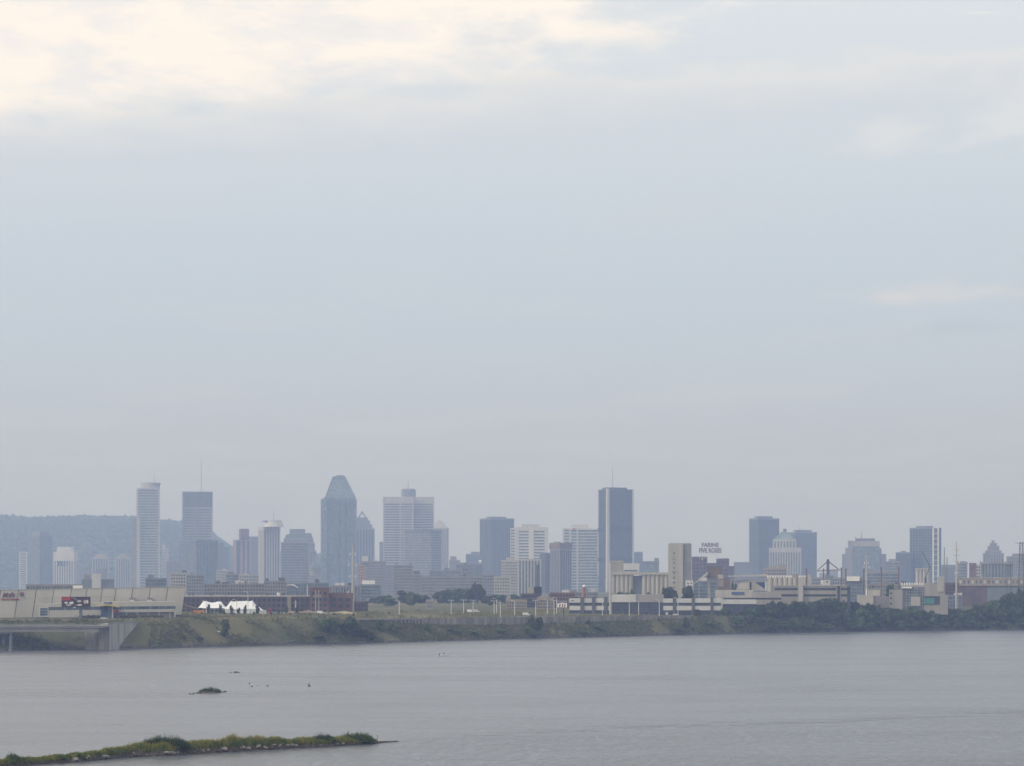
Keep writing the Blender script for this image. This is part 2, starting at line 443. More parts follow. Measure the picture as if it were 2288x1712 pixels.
class B:
    """a building: an Empty at its near corner, local x along its front, y into depth, z up"""
    def __init__(s, name, label, xc, Y, cat='building', th=0.0, group=None, zb=ZB):
        s.k = far(Y) / Y; s.s = Y / F; Y = far(Y); s.Y = Y; s.xc = xc; s.zb = zb; X = PX(xc, Y)
        s.root = empty(name, (X, Y, zb), -(math.atan2(X, Y) + math.radians(th))); s.root.scale = (s.k,) * 3
        tag(s.root, label, cat, group)
    def x(s, px): return (px - s.xc) * s.s
    def z(s, py): return (PZ(py, s.Y) - s.zb) / s.k
    def box(s, part, x0, x1, yt, yb, y0, y1, m, parent=None):
        o = MB().box(s.x(x0), s.x(x1), y0, y1, s.z(yb) if yb is not None else 0, s.z(yt)).build(part, m, parent or s.root); return o
    def poly(s, part, pts, y0, y1, m, parent=None):
        return MB().prism([(s.x(a), s.z(b)) for a, b in pts], y0, y1).build(part, m, parent or s.root)


def facade(root, x0, x1, y0, y1, z0, z1, wall, glass, style, fl=3.9, bay=3.4, top=2.0, base=0.0):
    """one block: glazed core with floor bands and/or piers standing proud of it"""
    rec = .35
    if style == 'plain':
        MB().box(x0, x1, y0, y1, z0, z1).build('wall', wall, root)
        mb = MB(); n = int((z1 - z0) / fl)
        for k in range(1, n): mb.box(x0 - .12, x1 + .12, y0 - .12, y1 + .12, z0 + k * fl, z0 + k * fl + .5)
        if mb.f: mb.build('floor_line', wall, root, kind='stuff')
        return
    MB().box(x0 + rec, x1 - rec, y0 + rec, y1 - rec, z0, z1 - .3).build('glazing', glass, root)
    if style in ('grid', 'bands', 'bandsthin', 'curtain'):
        frac = {'grid': .42, 'bands': .48, 'bandsthin': .32, 'curtain': .14}[style]
        mb = MB(); n = int((z1 - top - z0) / fl)
        for k in range(n): zz = z1 - top - (k + 1) * fl; mb.box(x0, x1, y0, y1, zz, zz + fl * frac)
        if mb.f: mb.build('spandrel_band', wall, root, kind='stuff')
    if style in ('grid', 'piers', 'curtain', 'bands'):
        mb = MB(); pw = {'grid': .34, 'piers': .42, 'curtain': .10, 'bands': .30}[style] * bay; e = .14
        if style == 'bands': xs = [x0, x1 - pw * 2]; ys = [y1 - pw]; pw *= 2
        else:
            n = max(2, round((x1 - x0) / bay)); xs = [x0 + (x1 - x0 - pw) * k / n for k in range(n + 1)]
            n = max(2, round((y1 - y0) / bay)); ys = [y0 + (y1 - y0 - pw) * k / n for k in range(1, n + 1)]
        for a in xs: mb.box(a, a + pw, y0 - e, y0 + 1, z0, z1 - top * .5)
        for a in ys:
            mb.box(x1 - 1, x1 + e, a, a + pw, z0, z1 - top * .5); mb.box(x0 - e, x0 + 1, a, a + pw, z0, z1 - top * .5)
        mb.build('pier', wall, root, kind='stuff')
    MB().box(x0 - .25, x1 + .25, y0 - .25, y1 + .25, z1 - top, z1).build('parapet', wall, root)


def tower(name, label, x0, x1, yt, Y, wall, glass='glassdk', style='grid', xc=None, th=None, depth=None, ups=(), fl=3.4, bay=2.8, top=2.0, cat='building', group=None, mast=None, upm=None):
    if xc is None:
        b = B(name, label, x1, Y, cat, 0, group); WL = (x1 - x0) * b.s; WR = depth or min(max(WL * .7, 14), 45)
    else:
        L, R = xc - x0, x1 - xc
        th = th if th is not None else math.degrees(math.atan2(R, L)) * .9 + 4
        b = B(name, label, xc, Y, cat, th, group); t = math.radians(th)
        WL = L * b.s / math.cos(t); WR = R * b.s / math.sin(t)
    b.WL, b.WR = WL, WR; h = b.z(yt)
    facade(b.root, -WL, 0, 0, WR, 0, h, wall, glass, style, fl, bay, top)
    span = x1 - x0
    for a, c, yy in ups:                              # rooftop tiers, given as pixel columns
        f0, f1 = (a - x0) / span, (c - x0) / span
        o = MB().box(-WL + f0 * WL, -WL + f1 * WL, WR * .12 + .3 * f0, WR * .85, h - .4, b.z(yy)).build('penthouse', upm or wall, b.root)
        h2 = b.z(yy)
    if mast:
        px, yy, base = mast; xm = -WL + (px - x0) / span * WL
        MB().cyl(xm, WR * .4, .4, .15, h - .3, b.z(yy), 6).build('mast', 'grey', b.root)
    return b


# --- the left of the skyline
tower('apartment_tower', 'slim pale apartment slab beside the dark blue tower under the hill', 43, 61, 1233, 4100, 'white', 'glassbl', 'bands')
tower('office_tower', 'dull blue glass tower with flat roof box, left of the ribbed pale tower', 62, 116, 1196, 3950, 'bluegrey', 'glassbl', 'curtain', xc=88, ups=((76, 112, 1188),), bay=5)
b = tower('hotel_tower', 'pale ribbed tower with stepped crown and a row of dark tall windows', 120, 174, 1233, 3850, 'white', 'glassbl', 'piers', xc=165, ups=((128, 166, 1222),), bay=3.6, top=13)
for k in range(4): b_ = MB().box(-b.WL * (.78 - .14 * k), -b.WL * (.71 - .14 * k), -.5, 2, b.z(1265), b.z(1254)).build('tall_window', 'glassblack', b.root)
tower('apartment_block', 'grey apartment block peeping out right of the ribbed tower', 174, 198, 1262, 4050, 'grey', 'glassbl', 'grid')
for x0, x1, lab in ((206, 243, 'pale narrow tower with pointed crown above the low dark sign building'), (258, 292, 'pale narrow tower with pointed crown close left of the tallest left tower')):
    b = tower('apartment_tower', lab, x0, x1, 1246, 3950, 'cream', 'glassbl', 'piers', bay=3.8)
    c = (x0 + x1) / 2
    b.poly('crown', [(x0 + 4, 1246.5), (x0 + 7, 1241), (c, 1236), (x1 - 7, 1241), (x1 - 4, 1246.5)], 3, b.WR - 3, 'cream')
b = B('low_building', 'low dark building with a pale square sign tower, seen over the studio roof', 255, 2700)
b.box('wall', 183, 255, 1295, None, 0, 26, 'bluegrey'); b.box('sign_tower', 206, 226, 1282, None, -2, 6, 'white'); b.box('roof_box', 188, 202, 1284, 1296, 5, 14, 'rose')
b.box('cornice', 182.6, 255.4, 1294, 1296, -.3, 26.3, 'grey')
tower('warehouse', 'long pale low warehouse just above the studio roof', 60, 182, 1306, 2300, 'rose', 'glassbl', 'grid', depth=30, fl=3.2, bay=2.6)

# tall slender tower with drum crown
b = B('office_tower', 'tallest pale blue tower with drum crown and lower shoulder wing', 357, 3850)
W = b.x(357) - b.x(306); D = 34
facade(b.root, -W, 0, 0, D, 0, b.z(1091), M('pale'), M('glassgr'), 'bandsthin', fl=3.9)
MB().box(-W - .3, -W + 2.4, -.4, 4, 0, b.z(1094)).build('corner_pier', 'pale', b.root)
MB().box(-2.4, .3, -.4, 4, 0, b.z(1092)).build('corner_pier', 'pale', b.root)
mb = MB(); mb.cyl(b.x(336.5), D * .5, 12.8, 12.8, b.z(1091.5), b.z(1078), 20)
dr = mb.build('drum', 'pale', b.root)
mb = MB()
for k in range(20): t = 2 * math.pi * k / 20; mb.box(b.x(336.5) + 12.9 * math.cos(t) - .5, b.x(336.5) + 12.9 * math.cos(t) + .5, D * .5 + 12.9 * math.sin(t) - .5, D * .5 + 12.9 * math.sin(t) + .5, b.z(1091), b.z(1077))
mb.build('drum_rib', 'white', b.root, kind='stuff')
MB().cyl(b.x(345), D * .35, 9.5, 9.5, b.z(1082), b.z(1080), 16).build('roof_disc', 'grey', b.root)
b.box('shoulder_wing', 296, 307.5, 1157, None, 6, 30, 'rose'); b.box('shoulder_wing', 307.5, 313.5, 1157, None, -3.5, 0.2, 'pale')
MB().cyl(b.x(345.5), D * .4, .35, .15, b.z(1078), b.z(1058), 6).build('mast', 'grey', b.root)
tower('apartment_tower', 'small pale tower half hidden right of the tall drum-crowned tower', 362, 376, 1226, 4000, 'white', 'glassbl', 'grid', ups=((363, 369, 1217),))
tower('apartment_block', 'pale block of flats low between the tall pale tower and the dark pair', 372, 402, 1254, 3900, 'rose', 'glassbl', 'grid', ups=((380, 388, 1248),))

b = B('bank_tower', 'slim slate tower with tall antenna, dark top and light floor stripes', 412, 3900, th=5); WLb = 64 * b.s
facade(b.root, -2.6, WLb - 2.6, 0, 30, 0, b.z(1134), M('conc'), M('glassbl'), 'bandsthin', fl=3.9)
MB().box(-2.2, WLb - 3, .3, 29.6, b.z(1134.5), b.z(1101)).build('dark_top', 'darkgrey', b.root)
MB().box(-2.7, WLb - 2.5, -.2, 30.2, b.z(1101.5), b.z(1098.6)).build('parapet', 'bluegrey', b.root)
MB().box(-3.0, .2, -.5, 3, 0, b.z(1099)).build('corner_pier', 'bluegrey', b.root)
MB().cyl(b.x(448) , 14, .4, .15, b.z(1100), b.z(1016), 6).build('mast', 'grey', b.root)
tower('office_block', 'broad dark blue office block standing before the slim antenna tower', 402, 487, 1206, 3550, 'bluegrey', 'glassbl', 'curtain', xc=438, th=48, bay=6)
tower('office_block', 'dark block with stepped roof right of the broad blue office block', 487, 512, 1222, 4100, 'darkgrey', 'glassbl', 'grid', ups=((488, 501, 1213),))
b = tower('apartment_tower', 'pink panelled tower with dark window strips and raised red core', 521, 562, 1206, 3900, 'pink', 'glassdk', 'piers', xc=527, th=75, ups=(), bay=8)
MB().box(3, 14, 4, 16, b.z(1207), b.z(1182)).build('core', 'brick', b.root)
tower('apartment_tower', 'grey tower attached behind the pink tower', 556, 580, 1199, 4050, 'bluegrey', 'glassbl', 'grid')
b = tower('hotel_tower', 'pale ribbed hotel tower with rounded cap and thin mast', 577, 626, 1177, 3700, 'pale', 'glassbl', 'piers', xc=589, th=70, bay=4.4, top=5)
MB().cyl(9, 12, 13.5, 11.5, b.z(1178), b.z(1168), 16).build('cap', 'white', b.root)
MB().cyl(9, 12, 10.5, 10.5, b.z(1168.5), b.z(1163), 16).build('cap', 'white', b.root)
for x_, w_ in ((-5, 2.2), (2.6, 2.0), (5, 3.5), (9, 3.2)):
    MB().box(x_, x_ + w_, -.2, .6, b.z(1167.4), b.z(1163.4)).build('sign', 'bluesign', b.root)
MB().cyl(8, 12, .35, .15, b.z(1164), b.z(1133), 6).build('mast', 'grey', b.root)
b = B('office_block', 'stone office pile with stepped mansard top beside the ribbed hotel tower', 707, 3850)
for x0, x1, yt, d0, d1 in ((630, 707, 1231, 0, 46), (629, 703.5, 1213, 2, 44), (634, 700, 1203, 4, 42)):
    facade(b.root, b.x(x0), b.x(x1), d0, d1, 0 if yt == 1231 else b.z(1232), b.z(yt), M('rose'), M('glassbl'), 'grid', bay=4.5)
b.poly('mansard', [(636, 1203.4), (640, 1194), (695, 1191), (699, 1203.4)], 6, 40, 'copper'); b.box('penthouse', 647, 682, 1182, 1195, 10, 34, 'bluegrey')
tower('office_block', 'plain mauve office block in front of the stepped stone pile', 628, 689, 1212, 3450, 'rose', 'glassbl', 'bandsthin', depth=30, top=1.2)
b = B('cathedral', 'green domed church low beside the tall pointed tower', 718, 3500)
b.box('wall', 672, 718, 1287, None, 0, 30, 'rose'); MB().cyl(b.x(704), 14, 7.2, 7.2, b.z(1288), b.z(1274), 16).build('drum', 'rose', b.root)
mb = MB(); cz = b.z(1274); prev = None
for k in range(8):
    t = k / 8 * math.pi / 2; t2 = (k + 1) / 8 * math.pi / 2
    mb.cyl(b.x(704), 14, 8 * math.cos(t), max(.2, 8 * math.cos(t2)), cz + 9 * math.sin(t), cz + 9 * math.sin(t2), 18)
mb.build('dome', 'copper', b.root, smooth=True); MB().cyl(b.x(704), 14, .9, .5, cz + 8.8, cz + 12, 8).build('lantern', 'copper', b.root)

# pointed glass tower
b = B('office_tower', 'tall blue-green glass tower with steep tapering roof and flat tip', 733, 3800)
sx = b.x
facade(b.root, sx(717), sx(797), 0, 44, 0, b.z(1117), M('glassgr'), M('glassbl'), 'curtain', fl=3.9, bay=6.4, top=1)
MB().box(sx(717.4), sx(731), -.35, 3, 0, b.z(1117.4)).build('side_bay', 'glassgr', b.root)
for a in (717, 731.5, 757, 772, 794.5): MB().box(sx(a), sx(a) + 1.6, -.6, 1.5, 0, b.z(1116)).build('pier', 'glassdk' if a in (731.5, 757, 772) else 'bluegrey', b.root)
z0, z1, z2 = b.z(1112), b.z(1067), b.z(1061)
def frust(part, x0, x1, y0, y1, za, X0, X1, Y0, Y1, zb, m):
    mb = MB(); mb.v = [(x0, y0, za), (x1, y0, za), (x1, y1, za), (x0, y1, za), (X0, Y0, zb), (X1, Y0, zb), (X1, Y1, zb), (X0, Y1, zb)]
    mb.f = [(0, 3, 2, 1), (4, 5, 6, 7), (0, 1, 5, 4), (1, 2, 6, 5), (2, 3, 7, 6), (3, 0, 4, 7)]
    return mb.build(part, m, b.root)
b.box('attic', 727, 794.5, 1111.5, 1117.2, 1, 42.5, 'glassgr')
frust('roof_slope', sx(727), sx(794), 1.5, 42, z0, sx(743.5), sx(772), 15, 30, z1, 'glassgr')
b.box('roof_cap', 743, 772.6, 1063.6, 1067.2, 14.6, 30.4, 'bluegrey'); b.box('roof_cap', 752, 769, 1061, 1063.8, 16, 28, 'bluegrey')
mb = MB()
for f in np.linspace(.06, .94, 9):
    p = Vector((sx(727) + (sx(794) - sx(727)) * f, 1.3, z0)); q = Vector((sx(743.5) + (sx(772) - sx(743.5)) * f, 14.8, z1)); mb.tube(p, q, .3, n=4)
mb.build('roof_rib', 'bluegrey', b.root, kind='stuff')
for a, c in (((727, 1.3), (743.5, 14.8)), ((794, 1.3), (772, 14.8))): MB().tube((sx(a[0]), a[1], z0), (sx(c[0]), c[1], z1), .9, n=5).build('roof_edge', 'bluegrey', b.root)
b.poly('shoulder_slope', [(717.4, 1117.3), (727.2, 1117.3), (727.2, 1109.5)], 1.2, 42, 'bluegrey')
b.box('shoulder', 716.6, 722.5, 1116, 1119, -.2, 44.2, 'bluegrey'); b.box('shoulder', 792.5, 797.4, 1116, 1119, -.2, 44.2, 'bluegrey')

# tower with open triangular gable
b = B('office_tower', 'dark blue tower with open triangular gable right of the pointed tower', 837, 4000)
facade(b.root, b.x(795), b.x(837), 0, 36, 0, b.z(1181), M('bluegrey'), M('glassdk'), 'piers', bay=5)
for x0, x1, yt in ((795, 832, 1172), (796, 827, 1163), (797, 822, 1156)): b.box('tier', x0, x1, yt, 1182, 2 + (1182 - yt) * .2, 34 - (1182 - yt) * .3, 'bluegrey')
b.poly('gable_rafter', [(799, 1156.5), (802.2, 1156.5), (810, 1146.5), (808.8, 1141.5)], 8, 12, 'bluegrey'); b.poly('gable_rafter', [(816.5, 1156.5), (819.5, 1156.5), (809.2, 1141.4), (809, 1146.5)], 8.3, 12.3, 'bluegrey')

# cruciform tower
b = B('office_tower', 'broad grey cross-shaped tower with fine floor stripes and round roof house', 897, 3900)
facade(b.root, b.x(856), b.x(896), 6, 34, 0, b.z(1110), M('pale'), M('glassbl'), 'bands', fl=3.7, bay=3, top=10)
facade(b.root, b.x(911), b.x(970), 8, 36, 0, b.z(1110), M('pale'), M('glassbl'), 'bands', fl=3.7, bay=3, top=10)
facade(b.root, b.x(893), b.x(924), -12, 50, 0, b.z(1110.6), M('pale'), M('glassbl'), 'bands', fl=3.7, bay=3, top=10)
MB().cyl(b.x(913), 22, 10.5, 10.5, b.z(1111), b.z(1094), 20).build('roof_house', 'bluegrey', b.root)
MB().cyl(b.x(913), 22, 10.9, 9, b.z(1094.4), b.z(1091), 20).build('roof_house', 'grey', b.root)
MB().cyl(b.x(912), 20, .6, .2, b.z(1091.5), b.z(1072), 6).build('mast', 'grey', b.root)
b = tower('office_block', 'broad rose office block with dark roof line before the cross-shaped tower', 905, 987, 1187, 3600, 'rose', 'glassbl', 'bandsthin', xc=964, th=30, top=.8)
MB().box(-b.WL - .6, .6, -.6, b.WR + .6, b.z(1187) - .2, b.z(1185.2)).build('roof_slab', 'darkgrey', b.root)
tower('office_block', 'small stepped block at the left foot of the cross-shaped tower', 848, 858, 1211, 4000, 'rose', 'glassbl', 'grid')
b = tower('office_tower', 'pale tower with low sloped peak just behind the cross-shaped tower', 965, 1003, 1179, 4100, 'pale', 'glassbl', 'piers')
b.poly('peak', [(970, 1179.5), (972, 1171), (982, 1160), (996, 1172), (999, 1179.5)], 4, 20, 'white')
tower('office_block', 'small grey block right of the pale sloped-peak tower', 1004, 1028, 1251, 3700, 'rose', 'glassbl', 'grid', ups=((1006, 1020, 1243),))
tower('office_block', 'grey-blue block with curved pale roof left of the big dark tower', 1041, 1076, 1238, 3900, 'bluegrey', 'glassbl', 'curtain', ups=((1052, 1075, 1233),))
b = B('radome_mast', 'white ball on a short roof mast before the big dark tower', 1073, 3300, 'mast')
MB().cyl(0, 0, .7, .5, 0, b.z(1257), 6).build('post', 'steel', b.root)
mb = MB(); bm = bmesh.new(); bmesh.ops.create_icosphere(bm, subdivisions=2, radius=2.0); mb.v = [tuple(v.co + Vector((0, 0, b.z(1255)))) for v in bm.verts]; mb.f = [tuple(v.index for v in f.verts) for f in bm.faces]; bm.free()
mb.build('ball', 'brightwhite', b.root, smooth=True)
tower('office_tower', 'big plain dark slate tower in the middle of the skyline', 1072, 1149, 1158, 3800, 'bluegrey', 'glassdk', 'curtain', xc=1097, th=58, ups=((1096, 1118, 1154),), bay=3.2)
# banded tower with pale core
b = B('bank_tower', 'pale tower with floor stripes either side of a pale central shaft', 1225, 3500)
facade(b.root, b.x(1151), b.x(1225), 0, 34, 0, b.z(1178), M('white'), M('glassbl'), 'bands', fl=3.9, bay=8, top=5)
b.box('shaft', 1181, 1193, 1176.5, None, -.8, 5, 'white'); b.box('shaft', 1140, 1151, 1180, None, 3, 30, 'white')
mb = MB()
for k in range(32): mb.box(b.x(1141.5), b.x(1149.5), 2.6, 3.5, b.z(1184) - k * 3.9 - 1.5, b.z(1184) - k * 3.9)
mb.build('window_strip', 'glassbl', b.root, kind='stuff')
b.box('penthouse', 1165, 1205, 1171, 1178.5, 6, 28, 'pale')
b = tower('office_block', 'pale stone block with slit windows before the striped tower', 1157, 1209, 1249, 2950, 'pale', 'glassbl', 'piers', bay=3.6, depth=22)
MB().box(b.x(1199), b.x(1206), -.4, 2, 0, b.z(1262)).build('stair_glass', 'glassdk', b.root)
tower('office_block', 'tan stone tower block left of the striped tower', 1121, 1157, 1252, 3100, 'cream', 'glassbl', 'grid', ups=((1131, 1150, 1246),))
tower('office_block', 'lower tan stone block stepped below the tan tower block', 1104, 1140, 1288, 2850, 'cream', 'glassbl', 'grid', depth=20)
tower('office_block', 'narrow dark blue block between the slit-windowed block and brown tower', 1206, 1231, 1235, 3300, 'bluegrey', 'glassdk', 'curtain', xc=1217, th=50)
b = tower('office_tower', 'brown tower with a darker capped top before the white tower', 1229, 1277, 1226, 3250, 'rose', 'glassdk', 'piers', xc=1251, th=48, bay=3)
MB().box(-b.WL - .7, .7, -.7, b.WR + .7, b.z(1226) - .3, b.z(1213)).build('crown_storey', 'brown', b.root)
MB().box(-b.WL * .8, -b.WL * .4, 2, 8, b.z(1213) - .2, b.z(1210.5)).build('penthouse', 'grey', b.root)
b = B('bank_tower', 'white tower with red corner sign, tight against the black tower', 1336, 3550)
facade(b.root, b.x(1276), b.x(1336), 0, 34, 0, b.z(1181), M('white'), M('glassgr'), 'bandsthin', fl=3.9)
facade(b.root, b.x(1257), b.x(1275.5), 8, 32, 0, b.z(1180), M('white'), M('glassbl'), 'bands', fl=3.9, bay=4)
b.box('penthouse', 1277, 1315, 1172, 1181.5, 3, 28, 'white'); b.box('sign', 1280.5, 1285.5, 1180.6, 1183.6, -.5, .2, 'red')
b.box('corner_pier', 1288, 1292, 1180, None, -.5, 2, 'white')
# black tower with white corner columns
b = tower('office_tower', 'tall black tower with white corner columns and roof antenna', 1337, 1414, 1093, 3500, 'darkgrey', 'glassdk', 'curtain', xc=1358, th=62, bay=4.2, fl=3.8)
h = b.z(1092)
for (x_, y_, r0, r1) in ((0, 0, 2.1, 1.6), (0, b.WR, 1.3, 1.0)):
    mb = MB()
    mb.v = [(x_ - r0, y_ - r0, 0), (x_ + r0, y_ - r0, 0), (x_ + r0, y_ + r0, 0), (x_ - r0, y_ + r0, 0), (x_ - r1, y_ - r1, h), (x_ + r1, y_ - r1, h), (x_ + r1, y_ + r1, h), (x_ - r1, y_ + r1, h)]
    mb.f = [(0, 3, 2, 1), (4, 5, 6, 7), (0, 1, 5, 4), (1, 2, 6, 5), (2, 3, 7, 6), (3, 0, 4, 7)]; mb.build('corner_column', 'white', b.root)
for z_ in (b.z(1183), b.z(1250)): MB().box(-b.WL - .5, .6, -.5, b.WR + .5, z_ - 2.5, z_ + 2.5).build('plant_floor', 'black', b.root)
MB().box(-b.WL * .8, -2, 3, b.WR * .8, h - .8, b.z(1089)).build('penthouse', 'darkgrey', b.root)
MB().cyl(-2, 8, .4, .15, h - 1, b.z(1043), 6).build('mast', 'grey', b.root)
tower('office_block', 'small dark blue block right of the black tower', 1417, 1436, 1233, 3900, 'bluegrey', 'glassdk', 'curtain')
tower('office_block', 'pale blue-grey block behind the grain silo row', 1434, 1473, 1254, 3300, 'bluegrey', 'glassgr', 'bandsthin', ups=((1462, 1472, 1247),))
tower('office_block', 'white topped low block right of the black tower foot', 1391, 1428, 1259, 2850, 'white', 'glassbl', 'bands', top=7)

# grain silo row with two head houses
b = B('grain_elevator', 'long concrete grain elevator with cylinder silos and a tall square head house', 1526, 2500)
th = math.radians(0)
for k in range(13):
    c = 1370 + k * 9.9
    if 1418 < c < 1436: continue
    MB().cyl(b.x(c), 12, 2.15, 2.15, 0, b.z(1284), 14).build('silo', 'cream', b.root, smooth=False)
b.box('dark_bay', 1417, 1437, 1288, None, 13.5, 24, 'bluegrey'); b.box('core_wall', 1364, 1494, 1287, None, 15, 25, 'tan'); b.box('gallery', 1362, 1494, 1279, 1284.3, 9, 24, 'cream')
b.box('head_house', 1361, 1392, 1254, 1279.4, 10, 22, 'conc'); b.box('roof_cap', 1360.6, 1392.4, 1252.8, 1255, 9.8, 22.2, 'pale')
t = b.box('tower_wall', 1493, 1526, 1216, None, 0, 16, 'cream'); b.box('shaded_tower_side', 1526, 1545, 1215.5, None, 1.5, 16, 'grey')  # right face painted grey to stand for its shaded side
for k, yy in enumerate((1247, 1273, 1297)): b.box('ledge', 1500, 1512, yy, yy + 1.6, -.6, .2, 'white')
mb = MB()
for k in range(9): a = 1496 + k * 5.4; mb.box(b.x(a), b.x(a + 3.4), 2, 6, b.z(1216.4), b.z(1213.2))
mb.build('roof_vent', 'grey', b.root, kind='stuff')
mb = MB()
for k in range(8): mb.box(b.x(1505), b.x(1507.4), -.25, .3, b.z(1238 + k * 11), b.z(1234 + k * 11))
mb.build('window', 'glassdk', b.root, kind='stuff')
MB().tube((b.x(1515), 4, b.z(1216)), (b.x(1515), 4, b.z(1209)), .15).build('mast', 'grey', b.root)

# conveyor and transfer tower
b = B('conveyor', 'sloping covered conveyor rising from a white transfer house to a brown tower', 1612, 2450)
MB().prism([(b.x(1543), b.z(1311)), (b.x(1547), b.z(1306)), (b.x(1582), b.z(1277)), (b.x(1582), b.z(1284))], 3, 6).build('gallery', 'pale', b.root)
b.box('transfer_house', 1532, 1549, 1297, None, 0, 8, 'white')
for a, c in ((1536, 1302), (1543, 1302), (1536, 1309), (1543, 1309)): b.box('window', a, a + 3, c, c + 3, -.12, .5, 'glassdk')
b.box('tower', 1580, 1613, 1266, 1292, 6, 18, 'brown'); b.box('leg', 1581, 1587, 1291.7, None, 7, 17, 'conc'); b.box('leg', 1604, 1612, 1291.7, None, 7, 17, 'conc')
b.box('trestle', 1560, 1563, 1294, None, 4, 5, 'steel')
b = B('plant_building', 'tan industrial block with brown upper storey beside the conveyor tower', 1632, 2380)
b.box('wall', 1604, 1632, 1320, None, 0, 14, 'cream'); b.box('upper_storey', 1605, 1632.3, 1293, 1320, .5, 14, 'brown'); b.box('stair_house', 1604, 1616, 1284, 1293.5, 3, 10, 'cream'); b.box('panel', 1606, 1617, 1295, 1311, .2, .8, 'tan')
# brick flour mill with roof lettering
b = B('flour_mill', 'dark brick mill with stepped roofs under the roof sign', 1640, 2900)
for x0, x1, yt in ((1546, 1580, 1244), (1580, 1601, 1258), (1601, 1629, 1248), (1629, 1640.5, 1265)):
    facade(b.root, b.x(x0), b.x(x1) - .1, 0, 24, 0, b.z(yt), M('brickdk'), M('glassdk'), 'grid', fl=4.2, bay=4, top=3)
b.box('water_tank', 1567, 1571, 1247, 1252, -.6, 0, 'pink')
b = B('roof_sign', 'skeleton roof sign with two rows of dark capital letters', 1588, 2890, 'sign', zb=PZ(1258, far(2890)) + 1.0)
text('lettering', 'FARINE', 'purple', b.root, (b.x(1587), 0, b.z(1222.5)), 9.6 * b.s, 38 * b.s, .6, 0, .035)
text('lettering', 'FIVE ROSES', 'purple', b.root, (b.x(1587), 0, b.z(1235.5)), 10.6 * b.s, 50 * b.s, .6, 0, .035)
mb = MB()
for k in range(9): a = b.x(1563.5 + k * 5.9); mb.tube((a, .8, 3.4 if abs(k - 4) > 1.6 else 0), (a, .8, b.z(1213 if 0 < k < 8 else 1225)), .22, n=4)
for yy in (1223, 1236, 1230, 1217): mb.tube((b.x(1563), .8, b.z(yy)), (b.x(1611), .8, b.z(yy)), .16, n=4)
for k in range(4): mb.tube((b.x(1566 + k * 11), 1, b.z(1237)), (b.x(1572 + k * 11), 5, 3 if k in (0, 3) else .2), .2, n=4)
mb.build('frame', 'paintwhite', b.root)
tower('office_block', 'low grey-blue block filling the gap right of the brick mill', 1640, 1678, 1256, 3500, 'bluegrey', 'glassbl', 'grid')

tower('office_tower', 'dark slate tower with roof notch right of the roof sign', 1674, 1741, 1158, 3700, 'bluegrey', 'glassdk', 'curtain', xc=1694, th=56, ups=((1694, 1716, 1153),))
b = B('bank_tower', 'stone tower with green hipped roof and small lantern between two dark towers', 1790, 3500)
facade(b.root, b.x(1719), b.x(1790), 0, 34, 0, b.z(1224), M('pale'), M('glassbl'), 'piers', bay=3.6, top=6)
facade(b.root, b.x(1727), b.x(1779), 3, 31, b.z(1224.5), b.z(1205), M('pale'), M('glassbl'), 'piers', bay=4.5, top=3)
mb = MB(); x0, x1, X0, X1 = b.x(1728), b.x(1778), b.x(1746), b.x(1760); za, zc = b.z(1205.5), b.z(1188)
mb.v = [(x0, 4, za), (x1, 4, za), (x1, 30, za), (x0, 30, za), (X0, 13, zc), (X1, 13, zc), (X1, 21, zc), (X0, 21, zc)]; mb.f = [(0, 3, 2, 1), (4, 5, 6, 7), (0, 1, 5, 4), (1, 2, 6, 5), (2, 3, 7, 6), (3, 0, 4, 7)]
mb.build('hipped_roof', 'copper', b.root); b.box('lantern', 1750, 1757, 1181, 1188.4, 14, 19, 'brown')
tower('office_tower', 'plain dark slate tower right of the green-roofed stone tower', 1762, 1825, 1189, 3850, 'bluegrey', 'glassdk', 'curtain', xc=1776, th=64, ups=((1782, 1806, 1184),), mast=(1786, 1174, 0))
tower('office_block', 'brown weathered block low in front of the green-roofed stone tower', 1708, 1758, 1269, 2900, 'tan', 'glassdk', 'grid', ups=((1738, 1757, 1261), (1718, 1735, 1265)), depth=20)
# long shed with row of roof monitors
b = B('silo_shed', 'tan silo shed with a toothed row of pale roof vents', 1812, 2420)
b.box('wall', 1714, 1808, 1291, None, 2, 20, 'cream')
for k in range(8): MB().cyl(b.x(1722 + k * 11), 2.2, 2.0, 2.0, 0, b.z(1290), 12).build('silo', 'cream', b.root)
for k in range(15):
    if k not in (10, 11): b.box('roof_vent', 1714 + k * 5.9, 1717.6 + k * 5.9, 1286, 1291.4, 1, 6, 'brightwhite')
b.box('head_house', 1770, 1784, 1283, 1291.3, 3, 12, 'tan'); b.box('stair_shaft', 1804, 1812, 1284, None, 0, 8, 'cream')
MB().prism([(b.x(1626), b.z(1289)), (b.x(1626), b.z(1286.5)), (b.x(1715), b.z(1282.5)), (b.x(1715), b.z(1288))], 8, 12).build('conveyor_gallery', 'pale', b.root)
mb = MB()
for k in range(8): mb.box(b.x(1632 + k * 11), b.x(1633.2 + k * 11), 9, 11, 0, b.z(1287.5))
mb.build('gallery_leg', 'steel', b.root, kind='stuff')
tower('warehouse', 'low mauve warehouse under the long conveyor gallery', 1622, 1716, 1293, 2700, 'rose', 'glassdk', 'grid', depth=24)
